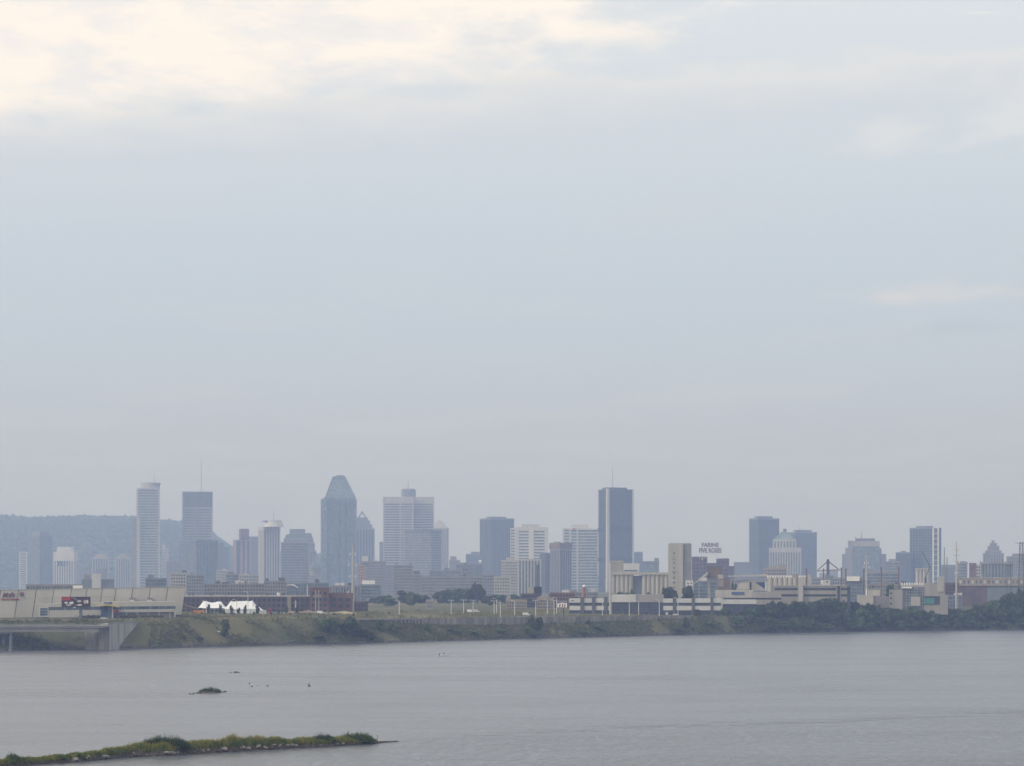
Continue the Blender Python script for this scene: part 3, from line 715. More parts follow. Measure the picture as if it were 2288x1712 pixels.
# ship unloader
b = B('dock_crane', 'dark dock crane with peaked mast and two sloping stays', 1850, 2600, 'crane')
MB().box(-1.4, 1.4, 0, 3, 0, b.z(1253)).build('mast', 'darkgrey', b.root); b.box('mast_head', 1847.5, 1852.5, 1250, 1257, -.3, 3.3, 'black')
MB().tube((0, 1.5, b.z(1254)), (b.x(1825), 1.5, b.z(1276)), .5).build('stay', 'darkgrey', b.root); MB().tube((0, 1.5, b.z(1254)), (b.x(1876), 1.5, b.z(1274)), .5).build('stay', 'darkgrey', b.root)
MB().tube((b.x(1822), 1.5, b.z(1276)), (b.x(1880), 1.5, b.z(1273)), .7).build('boom', 'steel', b.root); b.box('machinery_house', 1844, 1862, 1286, None, -2, 6, 'bluegrey')
b = B('control_house', 'small white house with one round dark window above the office roofs', 1855, 2300)
b.box('wall', 1834, 1855, 1296, None, 0, 7, 'white'); MB().box(b.x(1846.5), b.x(1850), -.15, .5, b.z(1302), b.z(1298.5)).build('window', 'black', b.root); b.box('door', 1835, 1838, 1297, 1305, -.15, .4, 'brightwhite')
# stepped tower with light top band
b = B('office_tower', 'blue stepped tower with pale top band and pink left edge', 1965, 3600)
facade(b.root, b.x(1905), b.x(1965), 0, 34, 0, b.z(1209), M('bluegrey'), M('glassgr'), 'curtain', bay=4, top=8)
b.box('top_band', 1904.6, 1965.4, 1209.5, 1221, -.6, 1.2, 'conc'); b.box('left_wing', 1895, 1905.5, 1208, None, 2, 30, 'rose'); b.box('step', 1889, 1896, 1224, None, 5, 30, 'rose'); b.box('step', 1882, 1889.5, 1238, None, 6, 30, 'bluegrey')
b.box('step', 1964.5, 1969.5, 1225, None, 5, 30, 'bluegrey'); b.box('step', 1969, 1980, 1238, None, 6, 30, 'rose'); b.box('roof_plant', 1912, 1955, 1203, 1209.5, 6, 24, 'darkgrey')
MB().cyl(b.x(1925), 14, .6, .3, b.z(1204), b.z(1188), 6).build('mast', 'grey', b.root); MB().cyl(b.x(1912), 14, .6, .3, b.z(1208), b.z(1197), 6).build('mast', 'grey', b.root)
tower('office_block', 'beige striped block low between the stepped tower and dark glass tower', 1976, 2012, 1254, 3300, 'rose', 'glassbl', 'bandsthin', ups=((1986, 2002, 1249),))
tower('office_block', 'slate block leaning on the left of the dark glass tower', 2002, 2036, 1234, 3500, 'bluegrey', 'glassdk', 'curtain', ups=((2013, 2024, 1231),))
b = tower('office_tower', 'tall dark blue glass tower behind the white lattice tower', 2033, 2103, 1179, 3500, 'bluegrey', 'glassdk', 'curtain', xc=2084, th=26, ups=((2048, 2082, 1175),), bay=4)
tower('warehouse', 'mauve loft building below the stepped tower', 1815, 1905, 1290, 2900, 'rose', 'glassdk', 'grid', depth=24)
tower('warehouse', 'wide pale loft building between the brown posts', 1935, 2008, 1278, 2850, 'rose', 'glassbl', 'bandsthin', depth=24, ups=((1938, 1956, 1272),))
b = B('silo_block', 'pale pair of tall silos under the dark glass tower', 2078, 2600)
for k in range(4): MB().cyl(b.x(2050 + k * 7.6), 6, 1.7, 1.7, 0, b.z(1271), 12).build('silo', 'pale', b.root)
b.box('roof', 2045, 2077, 1270, 1273, 4, 8, 'cream')
# Aldred-like stepped tower
b = B('office_tower', 'stepped ziggurat tower of mauve stone standing right of the pylons', 2245, 3500)
for x0, x1, yt, d in ((2190, 2247, 1256, 0), (2197, 2243, 1236, 3), (2202, 2238, 1230, 5), (2207, 2233, 1220, 7), (2212, 2228, 1213, 9), (2216, 2222, 1207, 11)):
    facade(b.root, b.x(x0), b.x(x1), d, 34 - d, 0 if yt == 1256 else b.z(1257), b.z(yt), M('rose'), M('glassbl'), 'piers', bay=3.4, top=1.6)
b = B('grain_elevator', 'grey-blue bank of tall silos at the right, before the ziggurat tower', 2262, 2750)
for k in range(10): MB().cyl(b.x(2195.5 + k * 7.1), 5, 1.55, 1.55, 0, b.z(1259), 12).build('silo', 'bluegrey', b.root)
b.box('gallery', 2190, 2264, 1256.5, 1260.5, 3, 9, 'grey')
mb = MB()
for k in range(9): mb.tube((b.x(2192 + k * 8), 5, b.z(1257)), (b.x(2192 + k * 8), 5, b.z(1253)), .3, n=4)
mb.build('roof_pipe', 'darkgrey', b.root, kind='stuff')
tower('mill_block', 'narrow brown brick tower left of the grey-blue silos', 2166, 2181, 1258, 2800, 'brick', 'glassdk', 'piers', depth=16, bay=5)
tower('mill_block', 'narrow pale block wedged between brown brick tower and silos', 2180, 2192, 1261, 2850, 'pale', 'glassdk', 'grid', depth=16)
tower('office_block', 'rounded grey block with pale windows by the white monopole', 2139, 2162, 1256, 3100, 'rose', 'glassbl', 'bandsthin', ups=((2146, 2158, 1254),))
tower('office_block', 'mauve block with sloped roof at the far right edge', 2250, 2300, 1243, 3200, 'rose', 'glassbl', 'grid', ups=((2262, 2296, 1237),))
tower('office_block', 'white roofed slate block right of the dark glass tower', 2104, 2136, 1262, 3300, 'bluegrey', 'glassbl', 'grid', top=4)
b = B('port_shed', 'long tan port shed on stilts crossing the right side of the city', 2310, 2500)
b.box('upper_gallery', 2140, 2310, 1292, 1309, 0, 14, 'tan'); b.box('roof', 2139.5, 2310.5, 1290.5, 1292.3, -.4, 14.4, 'cream'); b.box('wall', 2140, 2206, 1309, None, .8, 14, 'brickdk'); b.box('wall', 2206, 2310, 1309, None, 1.4, 14, 'bluegrey')
for k in range(18): b.box('window', 2146 + k * 9, 2150 + k * 9, 1297, 1304, -.15, .3, 'glassbl' if k % 3 else 'white')
tower('warehouse', 'purple-brown warehouse behind the grey corner block at right', 2092, 2142, 1302, 2450, 'brickdk', 'glassdk', 'grid', depth=20)

# low city between the towers
low = [
    (805, 852, 1306, 2700, 'bluegrey', 'dark blue shed with a white roof sign right of the white pole'), (806, 862, 1254, 3200, 'rose', 'rose hotel block with white roof box right of the pointed tower'),
    (800, 816, 1262, 3100, 'pink', 'narrow rose striped block left of the rose hotel block'), (862, 905, 1262, 3250, 'rose', 'grey-rose block under the striped cross-shaped tower'),
    (880, 922, 1262, 2950, 'rose', 'rose block with small white roof hut below the cross-shaped tower'), (922, 942, 1283, 2900, 'rose', 'narrow rose block left of the long window-gridded warehouse'),
    (942, 1078, 1288, 2850, 'rose', 'long rose warehouse with gridded windows and flat roof'), (960, 1060, 1275, 3050, 'bluegrey', 'long grey mill standing behind the gridded warehouse'),
    (1020, 1078, 1261, 3150, 'bluegrey', 'dark roofed block left under the big dark tower'), (1076, 1106, 1283, 2950, 'rose', 'rose grey block at the foot of the big dark tower'),
    (380, 416, 1280, 2700, 'pale', 'pale columned building just above the studio roof'), (416, 456, 1284, 2750, 'rose', 'rose block with tiny white roof house right of the columned building'),
    (326, 372, 1292, 2600, 'bluegrey', 'long blue-grey shed just above the studio roof centre'), (484, 512, 1274, 3300, 'cream', 'cream low block under the hill foot'),
    (505, 536, 1282, 3000, 'rose', 'rose low block left of the wooded slope'), (534, 578, 1284, 2950, 'cream', 'cream low block by the ribbed hotel tower foot'),
    (590, 640, 1298, 2600, 'rose', 'rose low block under the ribbed hotel tower'), (640, 735, 1302, 2600, 'bluegrey', 'long grey roofed hall with curved white pipes'),
    (456, 592, 1304, 2500, 'rose', 'long rose depot above the brick factory roof'), (735, 806, 1308, 2600, 'rose', 'low rose shed behind the brick factory wing'),
    (1280, 1336, 1322, 2500, 'rose', 'low rose shed under the white bank tower'), (1230, 1284, 1324, 2350, 'brick', 'flat red-brown shop row behind the flag billboard'),
    (1165, 1210, 1326, 2400, 'brickdk', 'brown low house with a dark upper box'), (1545, 1600, 1298, 2550, 'bluegrey', 'blue-grey low shed under the conveyor'),
    (1890, 1945, 1295, 2550, 'bluegrey', 'dark shed with bright white roof before the stepped tower'), (1940, 2040, 1305, 2450, 'rose', 'low rose depot behind the round tree'),
    (2100, 2150, 1330, 2380, 'bluegrey', 'low grey depot at the foot of the white monopole'),
]
for x0, x1, yt, Y, m_, lab in low:
    bb = tower('low_block', lab, x0, x1, yt, Y, m_, 'glassdk' if m_ in ('brick', 'brickdk') else 'glassbl', ('grid', 'bandsthin', 'grid', 'piers')[x0 % 4], depth=22, fl=3.3, bay=2.7, top=1.6)
    r_ = random.Random(x0); hh = bb.z(yt)
    for k in range(max(1, int((x1 - x0) / 22))):
        a = r_.uniform(.05, .8); MB().box(-bb.WL * (1 - a), -bb.WL * (1 - a) + r_.uniform(3, 7), 4, 11, hh - .3, hh + r_.uniform(1.2, 3.4)).build('roof_hut', r_.choice(['white', 'grey', 'rose', 'darkgrey']), bb.root)
    if 'white roof sign' in lab: MB().box(bb.x(809), bb.x(838), -.5, 1, hh + .1, bb.z(1297)).build('sign', 'brightwhite', bb.root)
    if 'white roof box' in lab: MB().box(bb.x(808), bb.x(822), 0, 6, hh - .2, bb.z(1243)).build('roof_box', 'white', bb.root)
    if 'bright white roof' in lab: MB().box(bb.x(1892), bb.x(1921), -2, 12, hh - 1.5, hh + 3).build('roof', 'brightwhite', bb.root)
    if 'dark upper box' in lab: MB().box(bb.x(1193), bb.x(1210), -1, 8, hh - .3, bb.z(1311)).build('upper_box', 'black', bb.root); MB().box(bb.x(1180), bb.x(1193), 0, 8, hh - .3, bb.z(1312)).build('upper_box', 'cream', bb.root)
    if 'white pipes' in lab:
        mb = MB(); pts = [(b_, c_) for b_, c_ in ((655, 1308), (661, 1307.5), (648, 1308.5))]
        MB().tube((bb.x(641), -1, bb.z(1308)), (bb.x(652), -1, bb.z(1307)), .4).tube((bb.x(652), -1, bb.z(1307)), (bb.x(660), -1, bb.z(1309)), .6).tube((bb.x(660), -1, bb.z(1309)), (bb.x(666), -1, bb.z(1314)), .4).build('pipe', 'brightwhite', bb.root)
        MB().box(bb.x(686), bb.x(687.4), -1, 0, 0, bb.z(1307)).build('vent_pipe', 'brightwhite', bb.root)
rng = random.Random(21)
for k in range(70):                                  # hazy small fry in the gaps
    px = rng.uniform(0, 2288); Y = rng.uniform(3900, 4400); w_ = rng.uniform(14, 34); yt = rng.uniform(1262, 1312)
    tower('city_block', 'small hazy city block low between the towers', px, px + w_, yt, Y, rng.choice(['rose', 'grey', 'pale', 'bluegrey', 'brick']), 'glassbl', rng.choice(['grid', 'plain', 'bandsthin']), depth=18, group='small hazy blocks between the towers')

# ------------------------------------------------------------------ the near shore: studio, bridge, offices, factory
def gzp(px, Y): return ground(PX(px, Y), Y)


b = B('film_studio', 'long cream studio hall of leaning wall panels with dark joints and a red name sign', 415, 1722, zb=15.5)
SL = 9.0
tops = [-34, 8, 47, 86, 124.5, 163, 197, 231, 261, 298, 337, 375.5, 415]
yt = lambda x: 1319 - 7 * x / 415.0; yb = lambda x: 1380.5 - 7 * x / 415.0
b.poly('backing', [(-40, yt(-40) + .8), (414, yt(414) + .8), (405.6, 1377), (-48, 1386)], .5, 70, 'darkgrey')
for i in range(len(tops) - 1):
    a, c = tops[i] + .75, tops[i + 1] - .75
    b.poly('wall_panel', [(a - SL, yb(a)), (c - SL, yb(c)), (c, yt(c)), (a, yt(a))], 0, .52, 'studio')
b.poly('coping', [(-40, yt(-40) - .1), (415.6, yt(415) - .1), (415.6, yt(415) - .9), (-40, yt(-40) - .9)], -.25, 70.4, 'grey')
b.poly('plinth', [(-48, 1390), (404, 1390), (404, 1374), (-48, 1381.4)], .2, 69, 'darkgrey')
b.poly('stripe', [(10, 1337.6), (260, 1332.4), (260, 1333.4), (10, 1338.6)], -.1, .1, 'cream')
text('lettering', "Mel's", 'purple', b.root, (b.x(25.5), -.25, b.z(1334.6)), 11 * b.s, 28 * b.s, .4, .35, .05)
text('lettering', 'Cité du Cinéma', 'red', b.root, (b.x(28), -.2, b.z(1341)), 4.2 * b.s, 40 * b.s, .3, .1, .03)
mb = MB(); c = (b.x(54), b.z(1328)); mb.prism([(c[0] + 1.45 * math.cos(t), c[1] + 1.45 * math.sin(t)) for t in np.linspace(0, 2 * math.pi, 18, endpoint=False)], -.35, .05)
em = mb.build('reel_emblem', 'purple', b.root)
mb = MB()
for k in range(5): t = 2 * math.pi * k / 5; mb.prism([(c[0] + .8 * math.cos(t) + .3 * math.cos(q), c[1] + .8 * math.sin(t) + .3 * math.sin(q)) for q in np.linspace(0, 2 * math.pi, 8, endpoint=False)], -.42, -.3)
mb.build('emblem_hole', 'rose', em)
for x_ in (297, 335.5):
    MB().box(b.x(x_ - 5), b.x(x_ + 5), -5.5, -.5, b.z(1344), b.z(1339.4)).build('vent_base', 'brightwhite', b.root); MB().box(b.x(x_ - 5.6), b.x(x_ + 5.6), -5.8, -.2, b.z(1339.5), b.z(1335.6)).build('vent_hood', 'grey', b.root)
b.box('roof_unit', 163, 184, 1308.5, 1316.5, 20, 26, 'brightwhite')

b = B('studio_annex', 'two-storey cream annex with ribbon windows, blue doorway and yellow canopy', 392, 1690, zb=15.5)
b.poly('upper_wall', [(87, 1356.6), (392, 1354.5), (392, 1343.8), (230, 1344.6), (230, 1346), (87, 1350)], 0, 22, 'studio')
b.poly('window_band', [(112, 1363.3), (392, 1361.2), (392, 1354.2), (112, 1356.4)], .6, 21, 'glassdk')
for k in range(44):
    a = 114 + k * 6.3
    if 226 < a < 256: continue
    b.poly('pane', [(a, 1362.8 - .006 * k), (a + 4.6, 1362.6), (a + 4.6, 1355.8 - .02 * k), (a, 1355.9 - .02 * k)], .25, .62, 'glassbl' if (k * 7) % 5 else 'bluegrey')
b.poly('lower_wall', [(112, 1380), (228, 1379), (228, 1362.6), (112, 1363.4)], .05, 21, 'studio'); b.poly('lower_wall', [(258, 1368.6), (392, 1367.4), (392, 1361.1), (258, 1362.3)], .05, 21, 'studio')
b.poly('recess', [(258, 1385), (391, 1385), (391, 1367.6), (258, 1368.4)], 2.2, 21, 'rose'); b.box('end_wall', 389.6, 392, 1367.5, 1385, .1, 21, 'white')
for k in range(5): b.box('column', 283 + k * 24, 284.6 + k * 24, 1368.2, 1385, .3, .8, 'white')
b.box('glass_bay', 91, 112, 1356.3, 1378, -.3, 8, 'white')
for r in range(3):
    for k in range(4): b.box('pane', 94 + k * 4.2, 97.8 + k * 4.2, 1358 + r * 6, 1363.4 + r * 6, -.42, -.2, 'glassbl')
for x_ in (200, 213): MB().prism([(b.x(x_) + .5 * math.cos(q), b.z(1375.3) + .5 * math.sin(q)) for q in np.linspace(0, 2 * math.pi, 12, endpoint=False)], -.1, .2).build('porthole', 'black', b.root)
b.poly('blue_wall', [(226, 1381), (239, 1381), (242, 1357), (231, 1357)], -2.2, 1, 'blue'); b.box('entrance_glass', 239, 252, 1357, 1381, -1.4, 1, 'glassbl')
for k in range(3): b.box('mullion', 242 + k * 4, 242.6 + k * 4, 1357, 1381, -1.6, -1.3, 'bluegrey')
b.poly('canopy', [(224, 1353.4), (240, 1351), (268, 1355.6), (268, 1357.2), (240, 1353), (224, 1355)], -5, 1.2, 'yellow'); b.box('red_sign', 255, 266, 1363, 1369.6, -1.0, .3, 'red'); b.box('portal_frame', 251.5, 254.5, 1352, 1384, -1.8, .4, 'white')
b.box('doorway', 255, 262, 1370, 1384, -.2, .6, 'glassdk')
for k, (a, w_) in enumerate(((235, 3), (238.6, 2), (241, 4), (245.6, 2.4), (248.6, 3.6))): b.box('sign_letter', a, a + w_, 1344.4 + (k % 3) * .8, 1349.4, -1.2, -.8, 'bluesign')

X, Y = PX(180.5, 1614), 1614.0
b = B('billboard', 'dark billboard with red corner and white splashes on a single dark post', 180.5, Y, 'billboard', zb=ground(X, Y) - .4)
MB().cyl(0, .8, .95, .95, 0, b.z(1354), 12).build('post', 'bluegrey', b.root); bd = b.box('panel', 138, 202, 1333.5, 1355.6, -.3, .5, 'maroon'); b.box('rear_panel', 138.5, 201.5, 1334, 1355, 1.2, 1.8, 'darkgrey'); b.box('catwalk', 138, 202, 1355.8, 1356.8, -1.4, 1.8, 'black')
b.poly('print', [(139, 1334.2), (159, 1334.2), (157, 1341), (139, 1342.5)], -.34, -.29, 'red', bd)
r_ = random.Random(5)
for cx, cy, rx, ry, m_ in ((148, 1347, 4, 2.4, 'tent'), (160, 1347.5, 5.5, 3.6, 'brightwhite'), (153, 1352, 7, 1.8, 'white'), (177, 1343.5, 5, 3, 'white'), (190, 1345, 3, 5, 'skinlight'), (195, 1344.5, 2.4, 5, 'tent'), (187, 1344, 2, 4, 'rose'), (178, 1352, 6, 2, 'brightwhite'), (170, 1352.6, 4, 1.4, 'rose')):
    MB().prism([(b.x(cx + rx * math.cos(q) * r_.uniform(.7, 1.1)), b.z(cy - ry * math.sin(q) * r_.uniform(.7, 1.1))) for q in np.linspace(0, 2 * math.pi, 12, endpoint=False)], -.36 - .01 * r_.random(), -.28).build('print', m_, bd)
b.poly('print', [(162, 1334.6), (165, 1334.6), (174, 1341.5), (171, 1341.5)], -.34, -.29, 'grey', bd)
b.box('name_plate', 164, 169, 1356.9, 1358.3, -1.4, -1.3, 'brightwhite')

# road bridge with abutment
am = mat('stained_concrete', (.32, .30, .27), .95, .3, .3, streak=True)
wm = mat('weathered_concrete', (.24, .22, .185), .95, .36, .25, streak=True)
def abut():
    r = empty('road_bridge', (PX(200, 1560), 1560, 0)); tag(r, 'low concrete road bridge running out to the frame edge on paired round piers', 'bridge')
    ox, oy = r.location.x, r.location.y
    def bx(part, xa, xb, ya, yb_, za, zb_, m_): return MB().box(PX(xa, 1560) - ox, PX(xb, 1560) - ox, ya - oy, yb_ - oy, za, zb_).build(part, m_, r)
    bx('girder', -160, 222, 1556, 1572, 10.9, 13.4, 'conc'); bx('deck', -160, 236, 1554.4, 1574, 13.4, 14.3, 'grey'); bx('kerb', -160, 240, 1554.2, 1554.7, 14.3, 14.75, 'conc')
    for z_ in (15.0, 15.4): bx('rail', -160, 240, 1554.3, 1554.45, z_, z_ + .14, 'steel')
    for k in range(34): bx('rail_post', -158 + k * 11.8, -157.4 + k * 11.8, 1554.28, 1554.5, 14.75, 15.5, 'steel')
    for x_, y_ in ((5, 1564), (25, 1559), (-95, 1564), (-75, 1559)):
        MB().cyl(PX(x_, 1560) - ox, y_ - oy, 1.0, 1.0, -2, 10.95, 14).build('pier', 'bluegrey', r); MB().cyl(PX(x_, 1560) - ox, y_ - oy, 1.5, 1.5, -2, .5, 14).build('pier_foot', 'grey', r)
    bx('pier_cap', 0, 31, 1557, 1567, 9.9, 10.92, 'grey')
    P0, P1, P2 = (PX(188, 1578), 1578), (PX(243, 1574), 1574), (PX(322, 1634), 1634)
    MB().prism([(P0[0] - ox, P0[1] - oy), (P1[0] - ox, P1[1] - oy), (P1[0] - ox, 1600 - oy), (P0[0] - ox, 1600 - oy)], -2, 11.2, 'z').build('abutment', am, r)
    MB().prism([(P1[0] - ox - 6, P1[1] - oy + .2), (P1[0] - ox + .4, P1[1] - oy - .4), (P2[0] - ox, P2[1] - oy), (P2[0] - ox - 1, P2[1] - oy + 3), (P1[0] - ox - 6, 1640 - oy)], -2, 15.2, 'z').build('wing_wall', am, r)
    MB().prism([(P1[0] - ox - .2, P1[1] - oy - .9), (P2[0] - ox + .6, P2[1] - oy - .3), (P2[0] - ox, P2[1] - oy + .9), (P1[0] - ox - .6, P1[1] - oy + .4)], 15.2, 15.9, 'z').build('coping', 'grey', r)
abut()

# retaining wall along the bank, with an old post gallery at its near end
rw = empty('retaining_wall', (PX(1150, 1905), 1905, 8)); tag(rw, 'long weathered concrete retaining wall above the grassy bank', 'wall')
def wallpt(px):
    ys = shore_at(px); w_ = np.interp(px, [700, 900, 1700], [34, 30, 26]) - .7; Y = ys + w_; X = PX(px, Y); return X, Y, ground(X, Y), ground(X, Y + 4)
pxs = list(np.arange(790, 1556, 24))
for a, c in zip(pxs[:-1], pxs[1:]):
    p, q = wallpt(a), wallpt(c); mb = MB(); o = rw.location; g_ = .06
    vv = []
    for (X, Y, za, zb_), e in ((p, g_), (q, -g_)):
        vv += [(X + e - o.x, Y - o.y, za - 1.5 - o.z), (X + e - o.x, Y + .8 - o.y, za - 1.5 - o.z), (X + e - o.x, Y + .8 - o.y, zb_ + .35 - o.z), (X + e - o.x, Y - o.y, zb_ + .35 - o.z)]
    mb.v = vv; mb.f = [(0, 1, 2, 3), (7, 6, 5, 4), (0, 4, 5, 1), (1, 5, 6, 2), (2, 6, 7, 3), (3, 7, 4, 0)]
    mb.build('wall_panel', wm, rw)
gl = empty('post_gallery', (PX(885, 1800), 1800, 8)); tag(gl, 'row of old concrete posts under a lintel before the wall', 'gallery')
for k, a in enumerate((800, 826, 833, 841, 862, 884, 897, 906, 914, 921, 929, 936, 944)):
    X, Y, za, zb_ = wallpt(a); Y -= 1.2; o = gl.location
    MB().box(X - .45 - o.x, X + .45 - o.x, Y - .4 - o.y, Y + .4 - o.y, za - 1 - o.z, zb_ - .6 - o.z).build('post', 'conc', gl)
for a, c in zip(range(796, 948, 25), range(821, 973, 25)):
    p, q = wallpt(a), wallpt(min(c, 946)); mb = MB(); o = gl.location; vv = []
    for X, Y, za, zb_ in (p, q):
        Y -= 1.3; vv += [(X - o.x, Y - .6 - o.y, zb_ - .6 - o.z), (X - o.x, Y + .9 - o.y, zb_ - .6 - o.z), (X - o.x, Y + .9 - o.y, zb_ + .3 - o.z), (X - o.x, Y - .6 - o.y, zb_ + .3 - o.z)]
    mb.v = vv; mb.f = [(0, 1, 2, 3), (7, 6, 5, 4), (0, 4, 5, 1), (1, 5, 6, 2), (2, 6, 7, 3), (3, 7, 4, 0)]; mb.build('lintel', 'conc', gl)

# brick factory
b = B('brick_factory', 'long dark brick factory with pale coping and mushroom roof vents', 693, 2060)
facade(b.root, b.x(405), b.x(693), 0, 40, 0, b.z(1333), M('brickdk'), M('glassdk'), 'grid', fl=4.2, bay=3.6, top=1.5)
b.box('coping', 404, 693, 1331.6, 1333.1, -.5, 40.5, 'pale')
for x_ in (424, 432, 470, 475, 504, 554, 584, 599, 632, 644, 664, 675):
    v_ = MB().cyl(b.x(x_), 6, .7, .7, b.z(1331.8), b.z(1328.4), 8).build('roof_vent', 'grey', b.root); MB().cyl(b.x(x_), 6, 1.2, .8, b.z(1328.6), b.z(1325.4), 8).build('cowl', 'darkgrey', v_)
MB().cyl(b.x(622.5), 4, .6, 1.5, b.z(1332), b.z(1324.5), 8).build('dish', 'brightwhite', b.root)
b.box('pilaster', 642, 650, 1333, None, -1, .2, 'tan'); b.box('pilaster', 659, 662, 1342, None, -1, .2, 'white')
b = B('brick_factory', 'square red brick factory tower with tan balcony, and lower brick wing', 735, 2040)
facade(b.root, b.x(693), b.x(735), 0, 22, 0, b.z(1312.5), M('brick'), M('glassdk'), 'grid', fl=4.4, bay=4.6, top=3.5)
for a in (704, 711.5): b.box('pale_strip', a, a + 2, 1319, None, -.5, .1, 'pale')
b.box('balcony', 701, 718, 1328.5, 1335.5, -1.6, .2, 'tan')
facade(b.root, b.x(735.5), b.x(788), 6, 26, 0, b.z(1325), M('brick'), M('glassdk'), 'grid', fl=4.6, bay=5.4, top=4)
b.box('chimney', 769, 772, 1318.5, 1325.5, 9, 11, 'brickdk'); b.box('roof_hut', 776, 780, 1321.5, 1325.5, 9, 12, 'white'); b.box('roof_hut', 738, 742, 1321, 1325.5, 9, 12, 'yellow')
tower('shed', 'small dark shed right of the brick wing', 790, 822, 1344, 2100, 'brickdk', 'glassdk', 'grid', depth=10, fl=4)
tower('warehouse', 'low pinkish flat-roofed warehouse behind the meadow', 818, 872, 1338, 2700, 'rose', 'glassdk', 'plain', depth=20)
tower('house', 'narrow white house among the dark meadow trees', 953, 968, 1340, 2280, 'conc', 'glassbl', 'grid', depth=12, fl=3, bay=2.2)
tower('warehouse', 'pale strip of building behind the trees under the gridded warehouse', 921, 978, 1326, 2850, 'rose', 'glassbl', 'plain', depth=18)
tower('depot', 'cream low building with stepped roof behind the lamp posts', 1131, 1177, 1340, 2250, 'tan', 'glassbl', 'grid', depth=16, fl=2.6, bay=2.2, ups=((1131, 1140, 1334),))
tower('depot', 'cream low building with toothed roof left of the flag billboard', 1200, 1237, 1336, 2280, 'tan', 'glassbl', 'grid', depth=16, fl=2.6, bay=2.2, ups=((1203, 1212, 1333), (1220, 1230, 1333)))
b = B('chimney', 'short red brick chimney with white top behind the banded office', 1305, 2250, 'chimney')
MB().cyl(0, 2, 1.5, 1.3, 0, b.z(1311), 12).build('shaft', 'redbrickbright', b.root); MB().cyl(0, 2, 1.4, .5, b.z(1311.2), b.z(1306.5), 12).build('cap', 'brightwhite', b.root)
b = B('billboard', 'small billboard with blue sky print and red figures by the banded office', 1258, 2010, 'billboard', zb=gzp(1258, 2010) - .3)
pn = b.box('panel', 1245, 1267, 1343.5, 1357.6, 0, .5, 'brightwhite'); b.box('edge', 1267.2, 1268.6, 1343, 1358.5, -.1, .6, 'black'); MB().cyl(b.x(1259), .8, .35, .35, 0, b.z(1357), 8).build('post', 'black', b.root)
b.poly('print', [(1245.4, 1344), (1266.6, 1344), (1266.6, 1348), (1256, 1346.5), (1245.4, 1348.5)], -.05, .05, 'bluesign', pn)
for a in (1249.5, 1255.5, 1260.5): b.poly('print', [(a, 1357), (a + 2.4, 1357), (a + 2.8, 1351), (a + 1.6, 1348.6), (a + .4, 1351)], -.06, .04, 'darkred', pn)

# offices
b = B('office_building', 'low white and black banded office with glazed middle hall', 1610, 2090)
def bands(x0, x1, piers, y1=1338, d=26):
    b.box('glazing', x0 + 1, x1 - .3, y1 + 1, None, .8, d, 'glassdk')
    edges = [x0] + [e for p in piers for e in p] + [x1]
    for k in range(0, len(edges), 2):
        b.box('parapet_panel', edges[k], edges[k + 1], y1, 1347, 0, d - .2, 'white'); b.box('spandrel', edges[k] + 1, edges[k + 1], 1354, 1364, 0, 1.2, 'white')
        n = max(1, int((edges[k + 1] - edges[k]) / 5))
        for j in range(n): a = edges[k] + 1 + (edges[k + 1] - edges[k] - 1.5) * j / n; b.box('pane', a + .4, a + 4.2, 1347.6, 1353.4, .6, .9, 'glassdk')
    for p in piers: b.box('stair_pier', p[0] - .4, p[1] + .4, 1334.5, None, -.8, 6, 'darkgrey')
bands(1271, 1361, [(1297, 1304), (1323, 1330), (1350, 1357)]); bands(1481, 1611, [(1504, 1510), (1546, 1552), (1588, 1593)])
b.box('hall_glass', 1361, 1481, 1345.5, None, .6, 26, 'glassdk')
for k in range(24): b.box('mullion', 1363 + k * 5, 1363.6 + k * 5, 1345.6, None, .3, .7, 'darkgrey')
for z_ in (1352, 1359, 1366): b.box('transom', 1361, 1481, z_, z_ + .6, .35, .75, 'darkgrey')
b.box('hall_roof', 1360.5, 1421, 1329, 1345.7, -.4, 26.4, 'white'); b.box('hall_roof', 1421, 1481.5, 1328.6, 1345.7, .2, 26.8, 'conc')
b.box('sign', 1275, 1283, 1341.6, 1343, -.2, .1, 'darkgrey')
b = B('tall_pole', 'thick white pole rising in front of the glazed office hall', 1364, 2070, 'pole')
MB().cyl(0, 0, 1.05, .85, 0, b.z(1256), 12).build('shaft', 'pale', b.root); MB().cyl(0, 0, 1.5, 1.5, 0, 2.4, 12).build('foot', 'conc', b.root); MB().cyl(0, 0, .95, .95, b.z(1256.4), b.z(1255), 12).build('cap', 'grey', b.root)

b = B('office_building', 'pale sculpted office with dark wedge window on its roof block', 1745, 2125)
b.box('upper_wall', 1598, 1683, 1319, 1336, 0, 28, 'cream'); b.box('curved_wall', 1680, 1746, 1322.5, 1336.2, -1, 28, 'conc'); b.box('window_band', 1616, 1746, 1335.5, 1340, .8, 27, 'glassdk'); b.box('lower_wall', 1612, 1690, 1339.6, 1350, -.2, 27, 'white'); b.box('lower_wall', 1690, 1746, 1340, 1351, -.6, 27, 'conc'); b.box('base', 1615, 1744, 1350, None, 1.2, 26, 'glassdk')
b.box('sign', 1635, 1663, 1322.8, 1329, -.4, .1, 'bluesign')
b.poly('roof_block', [(1644, 1319.4), (1650, 1302), (1678, 1298), (1712, 1298.5), (1712, 1319.4)], 6, 20, 'conc'); b.poly('wedge_window', [(1687, 1301), (1709, 1300.4), (1709, 1316.5)], 5.6, 6.4, 'blue'); b.box('slot_window', 1675.5, 1679, 1300.5, 1318, 5.7, 6.3, 'black'); b.poly('roof_panel', [(1648, 1317), (1652, 1304.5), (1673, 1302.5), (1673, 1317)], 5.75, 6.2, 'cream'); b.box('end_fin', 1709.5, 1713, 1299.5, 1319.6, 5, 20.4, 'white')
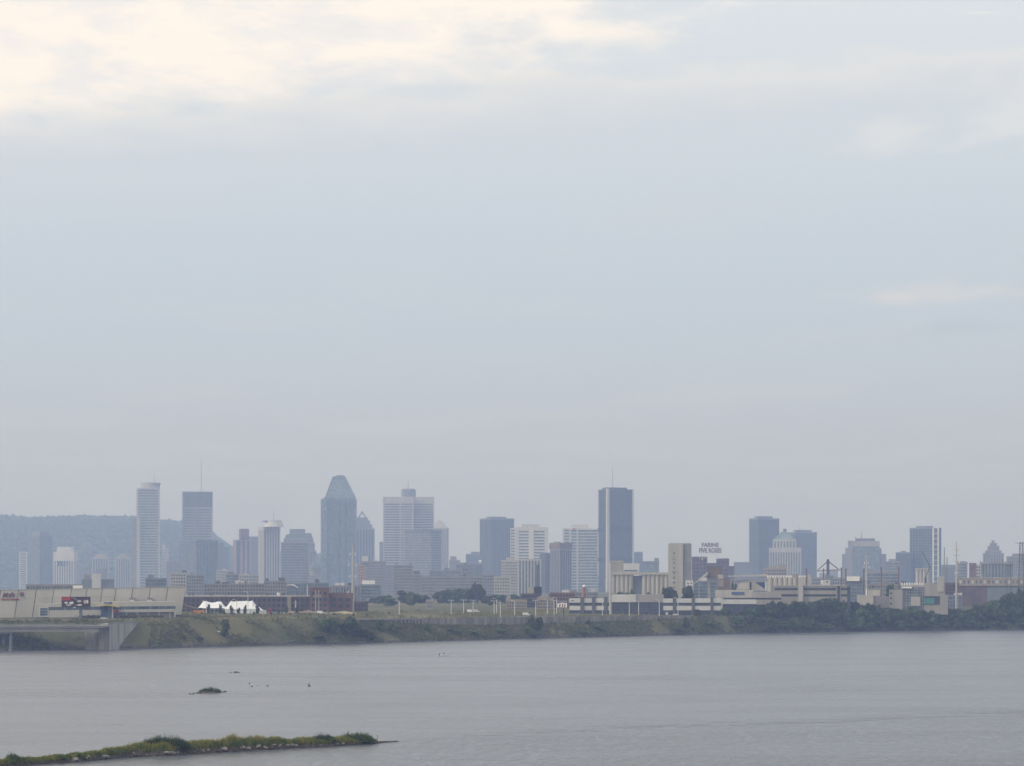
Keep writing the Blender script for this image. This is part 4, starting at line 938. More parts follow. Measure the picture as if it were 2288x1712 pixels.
b = B('office_building', 'long pale office with two dark ribbon windows and a white stair shaft', 1900, 2165)
b.box('wall', 1730, 1893, 1309, None, 0, 30, 'conc'); b.box('roof_edge', 1729.6, 1893.5, 1307.6, 1309.5, -.5, 30.4, 'cream')
for y0 in (1314, 1328):
    for x0, x1 in ((1731, 1783), (1797, 1868), (1879, 1893)):
        w_ = b.box('ribbon_window', x0, x1, y0, y0 + 5, -.15, .3, 'glassblack'); n = int((x1 - x0) / 6)
        for j in range(n): b.box('pane', x0 + .6 + j * 6, x0 + 5.2 + j * 6, y0 + .7, y0 + 4.4, -.22, -.1, 'glassdk', w_)
b.box('stair_shaft', 1785, 1795, 1290, None, -2.5, 5, 'pale'); b.box('dark_pier', 1871, 1876.5, 1309.5, None, -.8, 2, 'glassblack'); b.box('glass_end', 1892.6, 1900, 1311, None, .4, 28, 'glassdk')
b = B('warehouse', 'plain cream warehouse left of the three-windowed block', 2000, 2240)
b.box('wall', 1916, 1952, 1331, None, 0, 20, 'cream'); b.box('wall', 1952, 1992, 1333, None, 1.2, 20, 'rose'); b.box('roof_vent', 1935, 1937.5, 1316, 1331.4, 4, 5, 'brightwhite'); b.box('roof_house', 1940, 1966, 1318, 1331.6, 10, 18, 'cream'); b.box('coping', 1915.6, 1952.2, 1330.2, 1331.5, -.2, 20.2, 'pale')
b = B('plant_building', 'concrete plant with blue gridded glazing, teal glass corner and cream tower', 2118, 2210)
b.box('end_block', 1988, 2018, 1318, None, 0, 22, 'conc')
for y0 in (1324, 1335, 1347): b.box('square_window', 1990, 1994, y0, y0 + 4, -.12, .4, 'black')
b.box('glazed_wall', 2017, 2065, 1312, None, 1, 22, 'glassbl')
for k in range(8): b.box('mullion', 2020 + k * 6, 2020.8 + k * 6, 1312.5, None, .7, 1.1, 'steel')
for k in range(7): b.box('transom', 2017, 2065, 1316 + k * 6, 1316.8 + k * 6, .75, 1.15, 'conc')
b.box('canopy', 2016, 2038, 1311.6, 1314.6, -1.5, 1.2, 'brightwhite'); b.box('pale_panel', 2036, 2057, 1333.5, 1354, -.6, 1.4, 'cream'); b.box('roof_screen', 2014, 2066, 1307, 1312.2, 2, 20, 'conc')
for k in range(9): b.box('roof_vent', 2015 + k * 5.6, 2017.6 + k * 5.6, 1302.5, 1307.3, 4, 7, 'brightwhite')
b.box('main_block', 2065, 2112, 1303, None, 1.4, 22, 'conc'); b.box('tower', 2095, 2109, 1290, 1322, .8, 10, 'cream'); b.box('tower_cap', 2094.6, 2109.4, 1288.6, 1290.5, .6, 10.4, 'white')
b.box('teal_glass', 2065, 2088, 1335, 1350, .6, 2, 'teal'); b.box('dark_glass', 2088, 2101, 1335, 1350, .7, 2, 'glassdk'); b.box('shed', 2100.5, 2118, 1330, None, 0, 14, 'conc'); b.box('lintel', 2064, 2101, 1332.5, 1335.3, .2, 3, 'glassblack')

# marquee tents
def tent(label, tips, x0, x1, eave, base, Y, depth):
    b = B('marquee_tent', label, x1, Y, 'tent', zb=gzp((x0 + x1) / 2, Y) - .1)
    xs = np.linspace(x0, x1, 60); ev = b.z(eave)
    tx = [x0] + [t[0] for t in tips] + [x1]; tz = [eave + .5] + [t[1] for t in tips] + [eave + .5]
    def ridge(x):
        for i in range(len(tx) - 1):
            if tx[i] <= x <= tx[i + 1]:
                f = (x - tx[i]) / max(1e-6, tx[i + 1] - tx[i]); z = b.z(tz[i]) * (1 - f) + b.z(tz[i + 1]) * f
                return max(ev, z - .13 * (tx[i + 1] - tx[i]) * b.s * 4 * f * (1 - f))
        return ev
    ys = np.linspace(-1, 1, 13); vs = []; n = len(ys)
    for x in xs:
        for y in ys: vs.append((b.x(x), depth * (y + 1) / 2, ev + (ridge(x) - ev) * (1 - abs(y)) ** 1.25))
    mb = MB(); mb.v = vs; mb.f = [(i * n + j, (i + 1) * n + j, (i + 1) * n + j + 1, i * n + j + 1) for i in range(len(xs) - 1) for j in range(n - 1)]
    mb.build('canopy', 'tent', b.root)
    step = (x1 - x0) / 7
    for k in range(7):
        if base: b.box('side_sheet', x0 + k * step + .4, x0 + (k + 1) * step - .4, eave - .3, base, .05, .15, 'tent')
    for k in range(8): MB().cyl(b.x(x0 + k * step), 0, .12, .12, 0, ev, 6).build('pole', 'steel', b.root)
    for t in tips[::2]: MB().cyl(b.x(t[0]), depth / 2, .15, .1, 0, b.z(t[1]) + .4, 6).build('mast', 'steel', b.root)
tent('white marquee with open sides and two pairs of peaks, nearer the studio', [(454, 1343.5), (461, 1343), (487, 1344), (494, 1344)], 441, 508, 1359, None, 1950, 22)
tent('largest white marquee with closed sides and a row of peaks', [(516, 1342.5), (529, 1343.5), (536, 1343), (543, 1343), (550, 1342.5), (564, 1342)], 499, 584, 1361, 1372, 1940, 26)
tent('small white tent tucked at the right end of the big marquee', [(579, 1356)], 572, 595, 1364, 1372, 1930, 10)

# lamps, poles, masts
def lamp(px, yt_, Y, kind, label, group=None):
    X = PX(px, Y); zg = ground(X, Y) - .1; r = empty('street_lamp', (X, Y, zg)); tag(r, label, 'street lamp', group); h = PZ(yt_, Y) - zg
    MB().cyl(0, 0, .26, .17, 0, h, 8).build('post', 'paintwhite', r)
    if kind == 'T':
        MB().tube((-1.7, 0, h - .1), (1.7, 0, h - .1), .13).build('arm', 'paintwhite', r)
        for s_ in (-1, 1): MB().box(s_ * 1.9 - .7, s_ * 1.9 + .7, -.25, .25, h - .25, h + .1).build('lamp_head', 'paintwhite', r)
    else:
        mb = MB(); pts = [(-.9 * k / 4 * 2.4, 0, h + 1.1 * math.sin(k / 4 * 1.7)) for k in range(5)]
        for p, q in zip(pts[:-1], pts[1:]): mb.tube(p, q, .12)
        mb.build('arm', 'paintwhite', r); MB().box(pts[-1][0] - 1, pts[-1][0] + .1, -.25, .25, pts[-1][2] - .2, pts[-1][2] + .1).build('lamp_head', 'paintwhite', r)
for px, yt_, Y, kind, lab in (
    (892, 1344, 1960, 'C', 'white street lamp with one curved arm alone in the meadow'), (1008, 1341, 2010, 'T', 'leftmost of the double-armed white lamps in the meadow'), (1036, 1340.5, 2030, 'T', 'second double-armed white lamp from the curved-arm lamp'),
    (1057, 1341, 2040, 'T', 'third double-armed white lamp, before the white vans'), (1104, 1342.5, 2000, 'T', 'double-armed lamp in the close pair left of the cream building'), (1109.5, 1340, 2060, 'C', 'thin curved lamp in the close pair left of the cream building'),
    (1118, 1349.5, 1930, 'C', 'short lamp right beside the close pair of lamps'), (1150, 1345, 1990, 'C', 'single-arm lamp before the middle of the cream building'), (1197, 1341, 1985, 'T', 'double-armed lamp between the two cream buildings'),
    (1223, 1343, 2060, 'C', 'thin lamp before the toothed cream building'), (1238, 1341, 2020, 'T', 'double-armed lamp just left of the flag billboard'), (1243.5, 1338, 2080, 'C', 'thin lamp touching the flag billboard'),
    (1346, 1343.5, 2030, 'C', 'lamp before the left wing of the banded office'), (1406, 1345, 2050, 'C', 'lamp before the left of the glazed office hall'), (1427, 1345, 2060, 'C', 'thin lamp before the middle of the glazed office hall'), (1473, 1343, 2040, 'C', 'lamp before the right end of the glazed office hall'),
    (1515, 1339, 2085, 'C', 'bright lamp before the right wing of the banded office'), (1709, 1338, 2190, 'C', 'thin lamp among the trees under the sculpted office'), (1888, 1345, 2240, 'C', 'thin lamp among the trees under the ribbon-windowed office'),
    (461, 1345, 1900, 'C', 'pale lamp before the open-sided marquee'), (529, 1343, 1890, 'C', 'lamp before the left of the largest marquee'), (554, 1325, 1900, 'C', 'taller lamp before the right of the largest marquee')):
    lamp(px, yt_, Y, kind, lab)
def monopole(px, yt_, yb_, Y, arms, label):
    X = PX(px, Y); zg = ground(X, Y) - .2; r = empty('power_pole', (X, Y, zg)); tag(r, label, 'power pole', 'white power poles'); h = PZ(yt_, Y) - zg
    MB().cyl(0, 0, 1.05, .38, 0, h, 12).build('shaft', 'pale', r)
    for a, w_ in arms:
        z_ = PZ(a, Y) - zg; am = MB().tube((-w_, 0, z_), (w_, 0, z_), .28, n=6).build('crossarm', 'pale', r)
        for s_ in (-1, 1): MB().cyl(s_ * w_ * .92, 0, .34, .34, z_ - 1.6, z_ - .2, 6).build('insulator', 'brightwhite', am)
monopole(788, 1217, 1358, 2050, ((1236, 2.2), (1260, 3.0), (1285, 2.2)), 'tall white power pole with three crossarms by the brick factory wing')
monopole(1936, 1238, 1330, 2300, ((1256, 1.8), (1266, 2.4)), 'slim white power pole before the blue stepped tower')
monopole(2137, 1210, 1347, 2260, ((1229, 2.2), (1241, 3.0), (1255, 2.4), (1278, 1.2)), 'tall white power pole right of the white lattice tower')
for k, (px, yt_) in enumerate(((1802, 1272), (1840, 1272), (1880, 1270), (1890, 1272), (1930, 1270), (1969, 1269), (2008, 1269))):
    Y = 2330; X = PX(px, Y); zg = ground(X, Y) - .2; o = empty('brown_mast', (X, Y, zg)); tag(o, ('leftmost', 'second', 'third', 'fourth', 'fifth', 'sixth', 'rightmost')[k] + ' from left of the seven rust-brown masts behind the offices', 'mast', 'row of rust-brown masts')
    h = PZ(yt_, Y) - zg; MB().box(-.5, .5, -.5, .5, 0, h).build('shaft', 'rust', o); MB().box(-.8, .8, -.8, .8, h, h + .5).build('cap', 'brown', o)
def lattice(px, w_, yt_, Y, n, label, m_, taper=1.0, arms=(), name='lattice_tower', r0=.28):
    X = PX(px, Y); zg = ground(X, Y) - .2; r = empty(name, (X, Y, zg)); tag(r, label, 'tower'); h = PZ(yt_, Y) - zg; hw = w_ * Y / F / 2
    def hwz(t): return hw * (1 + (taper - 1) * t)
    for sx_ in (-1, 1):
        for sy_ in (-1, 1): MB().tube((sx_ * hw, sy_ * hw, 0), (sx_ * hwz(1), sy_ * hwz(1), h), r0, n=4).build('leg', m_, r)
    for k in range(n + 1):
        t = k / n; a = hwz(t); mb = MB(); z_ = h * t
        for p, q in (((-a, -a), (a, -a)), ((a, -a), (a, a)), ((a, a), (-a, a)), ((-a, a), (-a, -a))): mb.tube((*p, z_), (*q, z_), r0 * .7, n=4)
        if taper != 1 and k < n:
            a2 = hwz((k + 1) / n); z2 = h * (k + 1) / n; mb.tube((-a, -a, z_), (a2, -a2, z2), r0 * .5, n=4); mb.tube((a, -a, z_), (-a2, -a2, z2), r0 * .5, n=4)
        mb.build('brace', m_, r)
    for yy, ww in arms: z_ = PZ(yy, Y) - zg; MB().tube((-ww, 0, z_), (ww, 0, z_), r0, n=4).build('crossarm', m_, r)
    return r, h
r, h = lattice(2090.5, 11, 1180, 2290, 16, 'tall white ladder-like steel tower before the dark glass tower', 'paintwhite', r0=.42)
MB().cyl(0, 0, .25, .12, h, h + 9, 6).build('mast', 'paintwhite', r)
for dx, yt_, lab in ((2110, 1223, 'thin peaked lattice mast right of the dark glass tower'), (2116, 1245, 'shorter thin lattice mast beside the peaked one')): lattice(dx, 5, yt_, 2600, 12, lab, 'grey', .15, name='lattice_mast', r0=.2)
lattice(2282, 14, 1212, 2350, 11, 'dark steel pylon cut by the right edge of the picture', 'darkgrey', .45, ((1214, 5), (1240, 6)), name='pylon', r0=.25)
lattice(2254, 12, 1262, 2500, 9, 'shorter dark pylon before the grey-blue silos', 'darkgrey', .6, ((1264, 4),), name='pylon', r0=.22)
X, Y = PX(2068, 2700), 2700; o = empty('crane_jib', (X, Y, ground(X, Y))); tag(o, 'thin dark crane jib against the dark glass tower', 'crane'); z0_ = ground(X, Y)
MB().box(-1, 1, -1, 1, 0, PZ(1290, Y) - z0_).build('mast', 'darkgrey', o); MB().tube((4.5, 0, PZ(1266, Y) - z0_), (-4, 0, PZ(1231, Y) - z0_), .5, .3).build('jib', 'darkgrey', o); MB().tube((0, 0, PZ(1290, Y) - z0_ - .2), (4.5, 0, PZ(1266, Y) - z0_), .5).build('jib_foot', 'darkgrey', o)

# vehicles and site machinery
def car(px, Y, rz, label, m_, van=False):
    X = PX(px, Y); r = empty('parked_van' if van else 'parked_car', (X, Y, ground(X, Y) + .03), rz); tag(r, label, 'van' if van else 'car')
    if van: MB().prism([(-2.6, .35), (2.6, .35), (2.6, 1.2), (2.0, 1.4), (1.5, 2.3), (-2.6, 2.35)], -.95, .95).build('body', m_, r); MB().prism([(1.62, 1.4), (1.95, 1.42), (1.5, 2.15), (1.2, 2.15), (1.2, 1.4)], -.97, .97).build('window', 'glassblack', r)
    else:
        MB().prism([(-2.2, .3), (2.2, .3), (2.25, .75), (1.2, .95), (.6, 1.42), (-1.1, 1.45), (-1.9, .98), (-2.25, .9)], -.85, .85).build('body', m_, r); MB().prism([(.95, .98), (.55, 1.35), (-1.0, 1.38), (-1.65, .98)], -.87, .87).build('window', 'glassblack', r)
    for x_ in (-1.4, 1.4):
        for y_ in (-.82, .82): link('wheel', WH, r, (x_, y_, .33))
WH = MB().prism([(.33 * math.cos(t), .33 * math.sin(t)) for t in np.linspace(0, 2 * math.pi, 12, endpoint=False)], -.12, .12).mesh('wheel', M('tyre'))
car(716, 1905, .1, 'white van parked before the brick tower', 'brightwhite', True); car(726, 1910, .05, 'pale car parked right of the white van', 'white'); car(1176, 1985, .1, 'white van behind the grass by the two cream buildings', 'brightwhite', True)
car(1510, 2075, .05, 'white car below the bright lamp at the banded office', 'brightwhite'); car(1490, 2078, 1.5, 'white van seen end-on before the banded office', 'white', True); car(1051, 2090, 0, 'white van among the trees behind the lamps', 'brightwhite', True); car(1064, 2095, .1, 'second white van right of the van among the trees', 'white', True)
car(474, 1880, .1, 'dark car parked by the orange loader', 'blue'); car(483, 1875, .1, 'silver car parked by the marquee lamps', 'steel'); car(520, 1860, 0, 'dark blue car below the largest marquee', 'blue'); car(232, 1655, .2, 'small white car at the studio doorway', 'brightwhite')
X, Y = PX(443, 1890), 1890; r = empty('boom_loader', (X, Y, ground(X, Y))); tag(r, 'orange boom loader with pale arm reaching to the studio corner', 'loader')
MB().box(-3.4, 4.2, -1.3, 1.3, .9, 2.9).build('chassis', 'orange', r); MB().box(.5, 2.6, -1.2, 1.2, 2.9, 4.6).build('cab', 'glassdk', r); MB().tube((2, 0, 3.4), (-12, 0, 7.2), .35).build('boom', 'sand', r); MB().box(-4.6, -3.4, -1, 1, .7, 2.2).build('counterweight', 'red', r)
for x_ in (-2.2, 2.6):
    for y_ in (-1.3, 1.3): link('wheel', WH, r, (x_, y_, .8), (0, 0, 0), (2.4, 2, 2.4))
o = empty('barrier', (PX(490, 1668), 1668, gzp(490, 1668))); tag(o, 'short white roadside barrier at the top of the grassy bank', 'barrier')
for k in range(5): MB().box(-2.6 + k * 1.1, -1.7 + k * 1.1, -.2, .2, 0, .8).build('block', 'brightwhite', o)
def mound(px, Y, wx, wy, h_, m_, label):
    X = PX(px, Y); zg = ground(X, Y); mb = MB(); n, k = 20, 7; R_ = random.Random(px)
    for j in range(k + 1):
        for i in range(n):
            t = 2 * math.pi * i / n; f = j / k; w_ = 1 + .25 * mnoise.noise((math.cos(t) * 1.5, math.sin(t) * 1.5, px)); mb.v.append((wx * f * w_ * math.cos(t), wy * f * w_ * math.sin(t), h_ * (1 - f ** 1.6) * (1 + .4 * mnoise.noise((f * 3, t, px))) - .4 * (j == k)))
    mb.f = [(j * n + i, j * n + (i + 1) % n, (j + 1) * n + (i + 1) % n, (j + 1) * n + i) for j in range(k) for i in range(n)]
    o = mb.build('dirt_mound', m_, smooth=True); o.location = (X, Y, zg); tag(o, label, 'mound')
mound(688, 1935, 11, 6, 2.2, 'dirt', 'reddish earth mound before the brick factory tower'); mound(650, 1950, 6, 4, 1.7, 'dirt', 'small reddish earth mound left of the larger one'); mound(768, 1930, 13, 6, 1.9, 'sand', 'tan earth mound at the foot of the white power pole')
X, Y = PX(604, 1925), 1925; o = empty('red_tank', (X, Y, ground(X, Y))); tag(o, 'red upright tank right of the small white tent', 'tank'); MB().cyl(0, 0, 1.2, 1.2, 0, 3.2, 12).build('tank', 'darkred', o); MB().cyl(0, 0, 1.0, .4, 3.2, 3.9, 12).build('cap', 'darkred', o)

# ------------------------------------------------------------------ trees and scrub
LEAF = leafmat('tree_leaves', (.040, .066, .024), (.080, .104, .032), (.026, .044, .018), .25, .035)
LEAF2 = leafmat('bush_leaves', (.055, .085, .028), (.088, .112, .036), (.036, .058, .02), .3, .025)


def crown_mesh(seed, leaf, n=620, lobes=9, tall=False, m_=None):
    """foliage in a unit box (radius 1, height 1 from z 0..1): many leaf tufts over several lobes"""
    r = random.Random(seed); V, Fc = [], []
    cs = []
    for k in range(lobes):
        t = r.uniform(0, 6.28); f = math.sqrt(r.random()) * .62; z = r.uniform(.22, .82) if not tall else r.uniform(.12, .88)
        lim = 1 - abs(z - .5) * .9
        cs.append((f * lim * math.cos(t), f * lim * math.sin(t), z, r.uniform(.26, .44) * (.75 if z > .7 else 1)))
    for k in range(n):
        cx, cy, cz, cr = r.choice(cs)
        d = Vector((r.gauss(0, 1), r.gauss(0, 1), r.gauss(0, 1))).normalized() * cr * r.uniform(.55, 1.08)
        p = Vector((cx + d.x, cy + d.y, cz + d.z * .55))
        p.z = max(.02, p.z)
        s = leaf * r.uniform(.6, 1.5)
        a = (d.normalized() + Vector((r.uniform(-.7, .7), r.uniform(-.7, .7), r.uniform(-.2, .9)))).normalized(); t1 = a.orthogonal().normalized(); t2 = a.cross(t1)
        q = r.uniform(0, 6.28); e1 = t1 * math.cos(q) + t2 * math.sin(q); e2 = a.cross(e1)
        i = len(V)
        for u_, v_ in ((-1, -.6), (.3, -.8), (1, .2), (.1, .9), (-.8, .5)):
            w_ = e1 * u_ * s + e2 * v_ * s * .8; V.append((p.x + w_.x, p.y + w_.y, p.z + w_.z * .62))
        Fc.append((i, i + 1, i + 2, i + 3, i + 4))
    zs = sorted(v[2] for v in V); z0, z1 = zs[len(zs) // 100], zs[-len(zs) // 200 - 1]; rs = sorted(math.hypot(v[0], v[1]) for v in V)[-len(V) // 25]
    V = [(x / rs, y / rs, max(-.02, (z - z0) / (z1 - z0))) for x, y, z in V]
    me = bpy.data.meshes.new('crown'); me.from_pydata(V, [], Fc); me.materials.append(m_ or LEAF); return me


def trunk_mesh(seed):
    r = random.Random(seed); mb = MB(); mb.tube((0, 0, -.06), (.02, 0, .32), .055, .04, 7); mb.tube((.02, 0, .3), (-.02, .03, .72), .04, .015, 6)
    for k in range(4): t = r.uniform(0, 6.28); mb.tube((0, 0, .25 + .08 * k), (.5 * math.cos(t), .5 * math.sin(t), .5 + .09 * k), .024, .008, 5)
    return mb.mesh('trunk', M('bark'))


CR = [crown_mesh(100 + k, .13) for k in range(6)]; CT = [crown_mesh(200 + k, .11, 560, 11, True) for k in range(4)]; CB = [crown_mesh(300 + k, .14, 420, 7, False, LEAF2) for k in range(5)]
TR = [trunk_mesh(k) for k in range(3)]
_tc = [0]


def tree(px, Y, yt_, wpx, label, kind='tree', zg=None, group=None, lift=.1):
    _tc[0] += 1; k = _tc[0]; X = PX(px, Y); zg = ground(X, Y) - .15 if zg is None else zg
    h = max(1.5, PZ(yt_, Y) - zg); w_ = wpx * Y / F / 2
    r = empty({'tree': 'leafy_tree', 'tall': 'leafy_tree', 'bush': 'bush'}[kind], (X, Y, zg), (k * 2.4) % 6.28); tag(r, label, 'tree' if kind != 'bush' else 'bush', group)
    me = {'tree': CR, 'tall': CT, 'bush': CB}[kind]; me = me[k % len(me)]
    lo = lift if kind != 'bush' else 0.0
    link('crown', me, r, (0, 0, lo * h), (0, 0, 0), (w_, w_, h * (1 - lo)))
    link('trunk' if kind != 'bush' else 'stem', TR[k % 3], r, (0, 0, 0), (0, 0, 0), (min(w_, h * .35), min(w_, h * .35), h * .8))
    return r


def btree(px, d, yt_, wpx, label, kind='bush', group=None):
    Y = shore_at(px) + d; return tree(px, Y, yt_, wpx, label, kind, None, group)


# trees and bushes that stand out singly on the bank
for a in (
    (502, 8, 1383, 24, 'narrow dark tree alone on the bank below the marquees', 'tall'), (412, 7, 1421, 18, 'small dark bush low on the bank near the wing wall', 'bush'), (124, 22, 1411, 26, 'round dark bush seen under the bridge', 'bush'), (447, 5, 1431, 26, 'low bush at the water left of the narrow dark tree', 'bush'),
    (733, 9, 1384, 52, 'broad dark tree at the left of the bank clump by the post gallery', 'tree'), (758, 14, 1392, 30, 'middle tree of the bank clump by the post gallery', 'tree'), (782, 10, 1379, 50, 'tallest tree of the bank clump by the post gallery', 'tree'), (812, 6, 1404, 48, 'rounded bush at the right of the bank clump', 'bush'), (715, 4, 1420, 40, 'low bush at the water left of the bank clump', 'bush'),
    (851, 20, 1384, 20, 'slim tree standing against the post gallery', 'tall'), (877, 18, 1392, 24, 'bush before the post gallery middle', 'bush'), (955, 17, 1394, 18, 'single small tree before the right end of the post gallery', 'tall'), (1010, 12, 1404, 34, 'dark bush on the bank right of the post gallery', 'bush'), (1062, 8, 1410, 46, 'wide low bush on the middle bank', 'bush'), (1118, 10, 1407, 40, 'low bush left of the forked tree', 'bush'),
    (1189, 10, 1375, 24, 'taller leaning half of the forked dark tree on the bank', 'tall'), (1202, 8, 1379, 22, 'shorter half of the forked dark tree on the bank', 'tall'), (1184, 4, 1402, 40, 'bush round the foot of the forked tree', 'bush'), (1317, 22, 1386, 16, 'small bush high on the bank below the banded office', 'bush'), (1336, 9, 1394, 36, 'dark bush on the bank below the glazed office hall', 'bush'), (1300, 5, 1410, 34, 'low bush at the water left of the dark bush', 'bush'),
    (1533, 7, 1379, 18, 'slim dark tree near the water below the banded office', 'tall'), (1512, 6, 1404, 40, 'low bush left of the slim dark tree', 'bush'), (1556, 34, 1362, 22, 'upright tree at the right end of the banded office', 'tree'), (1592, 8, 1386, 30, 'bush on the bank right of the slim dark tree', 'bush'), (1619, 36, 1361, 22, 'upright tree before the sculpted office', 'tree'), (1640, 8, 1390, 40, 'bush on the bank under the sculpted office', 'bush')):
    btree(*a[:5], a[5])
# meadow trees, factory yard, roof-line trees
for px, Y, yt_, w_, lab in (
    (835, 2780, 1336, 24, 'small tree at the left edge of the meadow thicket'), (858, 2750, 1330, 34, 'rounded tree left of the dark meadow pair'), (872, 2510, 1337, 30, 'low tree before the rose warehouse'), (903, 2770, 1320, 46, 'tall dark tree left of the narrow white house'), (925, 2540, 1326, 44, 'broad tree just left of the narrow white house'), (942, 2780, 1330, 30, 'thin tree behind the narrow white house'),
    (981, 2770, 1322, 34, 'tree right of the narrow white house'), (1003, 2780, 1318, 46, 'broad tree behind the first double lamp'), (1028, 2770, 1316, 44, 'broad tree behind the second double lamp'), (1050, 2780, 1318, 34, 'dark tree left of the tallest meadow tree'), (1067, 2790, 1305, 32, 'tallest tree of the meadow thicket'), (1086, 2750, 1332, 24, 'small tree right of the tallest meadow tree'), (1102, 2540, 1330, 22, 'bright green small tree behind the close pair of lamps'), (1121, 2750, 1329, 34, 'dark round tree left of the cream stepped building'),
    (1149, 2850, 1328, 22, 'tree showing over the cream stepped building'), (1163, 2870, 1329, 20, 'dark tree at the right over the cream stepped building'), (1208, 2500, 1338, 20, 'green tree before the left of the toothed cream building'), (1192, 2780, 1333, 26, 'tree between the two cream buildings'), (1234, 2810, 1327, 18, 'dark slim tree behind the flag billboard'),
    (1376, 2220, 1326, 28, 'left of the bushes showing over the glazed hall roof'), (1395, 2230, 1324, 30, 'middle of the bushes showing over the glazed hall roof'), (1412, 2220, 1318, 16, 'right of the bushes showing over the glazed hall roof'), (1449, 2230, 1327, 26, 'faint bush over the right part of the hall roof'), (1493, 2200, 1312, 30, 'dark tree behind the banded office, left of the pair'), (1509, 2210, 1321, 16, 'small tree between the two dark trees behind the office'), (1533, 2200, 1311, 36, 'dark tree behind the banded office under the transfer house'),
    (1990, 2330, 1307, 26, 'round dark tree behind the three-windowed block'), (1290, 2200, 1335, 24, 'bush showing over the left wing of the banded office'), (1641, 2330, 1303, 14, 'small tree left of the sculpted roof block')):
    tree(px, Y, yt_, w_, lab, 'tree')
for px, Y, yt_, w_, lab in (
    (466, 1880, 1350, 9, 'leftmost of the small dark trees before the marquees'), (492, 1885, 1350, 9, 'small dark tree before the right end of the open-sided marquee'), (517, 1880, 1353, 9, 'small dark tree before the left of the largest marquee'), (547, 1870, 1352, 10, 'small dark tree before the middle of the largest marquee'), (575, 1880, 1353, 11, 'leaning small tree at the right of the largest marquee'), (500, 1870, 1361, 9, 'bush between the two larger marquees'), (533, 1890, 1358, 9, 'pale sapling before the largest marquee'), (568, 1850, 1367, 8, 'small green sapling below the largest marquee'), (607, 1850, 1370, 7, 'sapling right of the red tank'), (640, 1900, 1353, 9, 'dark sapling by the tan pilaster of the factory'), (662, 1905, 1358, 8, 'sapling before the reddish mound'),
    (622, 1860, 1367, 9, 'leftmost sapling of the row along the path'), (648, 1850, 1370, 7, 'second sapling of the row along the path'), (667, 1850, 1369, 8, 'third sapling of the row along the path'), (682, 1845, 1371, 7, 'fourth sapling of the row along the path'), (692, 1855, 1369, 8, 'fifth sapling of the row along the path'), (710, 1845, 1371, 7, 'sixth sapling of the row along the path'), (722, 1850, 1370, 8, 'seventh sapling of the row along the path'), (747, 1860, 1370, 10, 'bushy sapling at the right end of the row'), (790, 1860, 1370, 9, 'lone dark sapling in the meadow below the power pole'), (820, 1865, 1371, 9, 'lone sapling in the meadow above the post gallery'), (440, 1900, 1355, 12, 'small tree behind the orange loader'), (590, 1940, 1362, 9, 'sapling behind the small white tent')):
    tree(px, Y, yt_, w_, lab, 'tall')
# hedges before the annex
for x0, x1, lab in ((112, 228, 'clipped hedge along the left front of the studio annex'), (268, 366, 'clipped hedge along the right front of the studio annex')):
    Y = 1683; r = empty('hedge', (PX((x0 + x1) / 2, Y), Y, gzp((x0 + x1) / 2, Y) - .1)); tag(r, lab, 'hedge'); L = (x1 - x0) * Y / F; rr = random.Random(x0)
    V, Fc = [], []
    for k in range(int(L * 60)):
        p = Vector((rr.uniform(-L / 2, L / 2), rr.uniform(-.8, .8), rr.uniform(0, 1.9) * (1 if rr.random() < .9 else 1.25))); i = len(V)
        for q in range(3): V.append(tuple(p + Vector((rr.uniform(-.4, .4), rr.uniform(-.4, .4), rr.uniform(-.3, .3)))))
        Fc.append((i, i + 1, i + 2))
    me = bpy.data.meshes.new('foliage'); me.from_pydata(V, [], Fc); me.materials.append(LEAF); link('foliage', me, r)
    MB().box(-L / 2 + .3, L / 2 - .3, -.4, .4, 0, 1.4).build('twigs', 'bark', r)

# wooded bank on the right: individual trees, back row and waterside row
rng = random.Random(11); n_ = 0
for px in np.arange(1668, 2430, 11.5):
    p = px + rng.uniform(-5, 5); top_ = np.interp(p, [1668, 1700, 1740, 1800, 1850, 1900, 1950, 2000, 2060, 2110, 2160, 2210, 2250, 2290], [1362, 1349, 1347, 1346, 1339, 1344, 1352, 1355, 1352, 1357, 1362, 1344, 1334, 1318]) + rng.uniform(-5, 6)
    tree(p, shore_at(p) + (rng.uniform(22, 32) if p < 1915 else rng.uniform(24, 60)), top_, rng.uniform(26, 40), 'leafy tree in the back row of the wooded right bank', 'tree', None, 'trees in the back row of the wooded right bank', .04)
for px in np.concatenate([np.arange(1655, 1850, 19.0), np.arange(1850, 2430, 11.0)]):
    p = px + rng.uniform(-6, 6); top_ = np.interp(p, [1655, 1690, 1720, 1760, 1820, 1860, 1900, 1940, 2000, 2060, 2100, 2140, 2200, 2240, 2290], [1378, 1374, 1386, 1388, 1378, 1368, 1366, 1368, 1364, 1366, 1376, 1372, 1364, 1362, 1352]) + rng.uniform(-6, 6)
    tree(p, shore_at(p) + rng.uniform(5, 15), top_, rng.uniform(24, 40), 'leafy tree in the waterside row of the wooded right bank', rng.choice(['tree', 'tree', 'bush']), None, 'trees in the waterside row of the wooded right bank', .03)
for p in np.arange(1700, 2430, 24):
    btree(p + rng.uniform(-8, 8), rng.uniform(1.5, 4), 1392 + rng.uniform(-5, 5) - (p - 1700) * .005, rng.uniform(26, 40), 'low willow bush at the water under the wooded right bank', 'bush', 'low bushes at the foot of the wooded right bank')

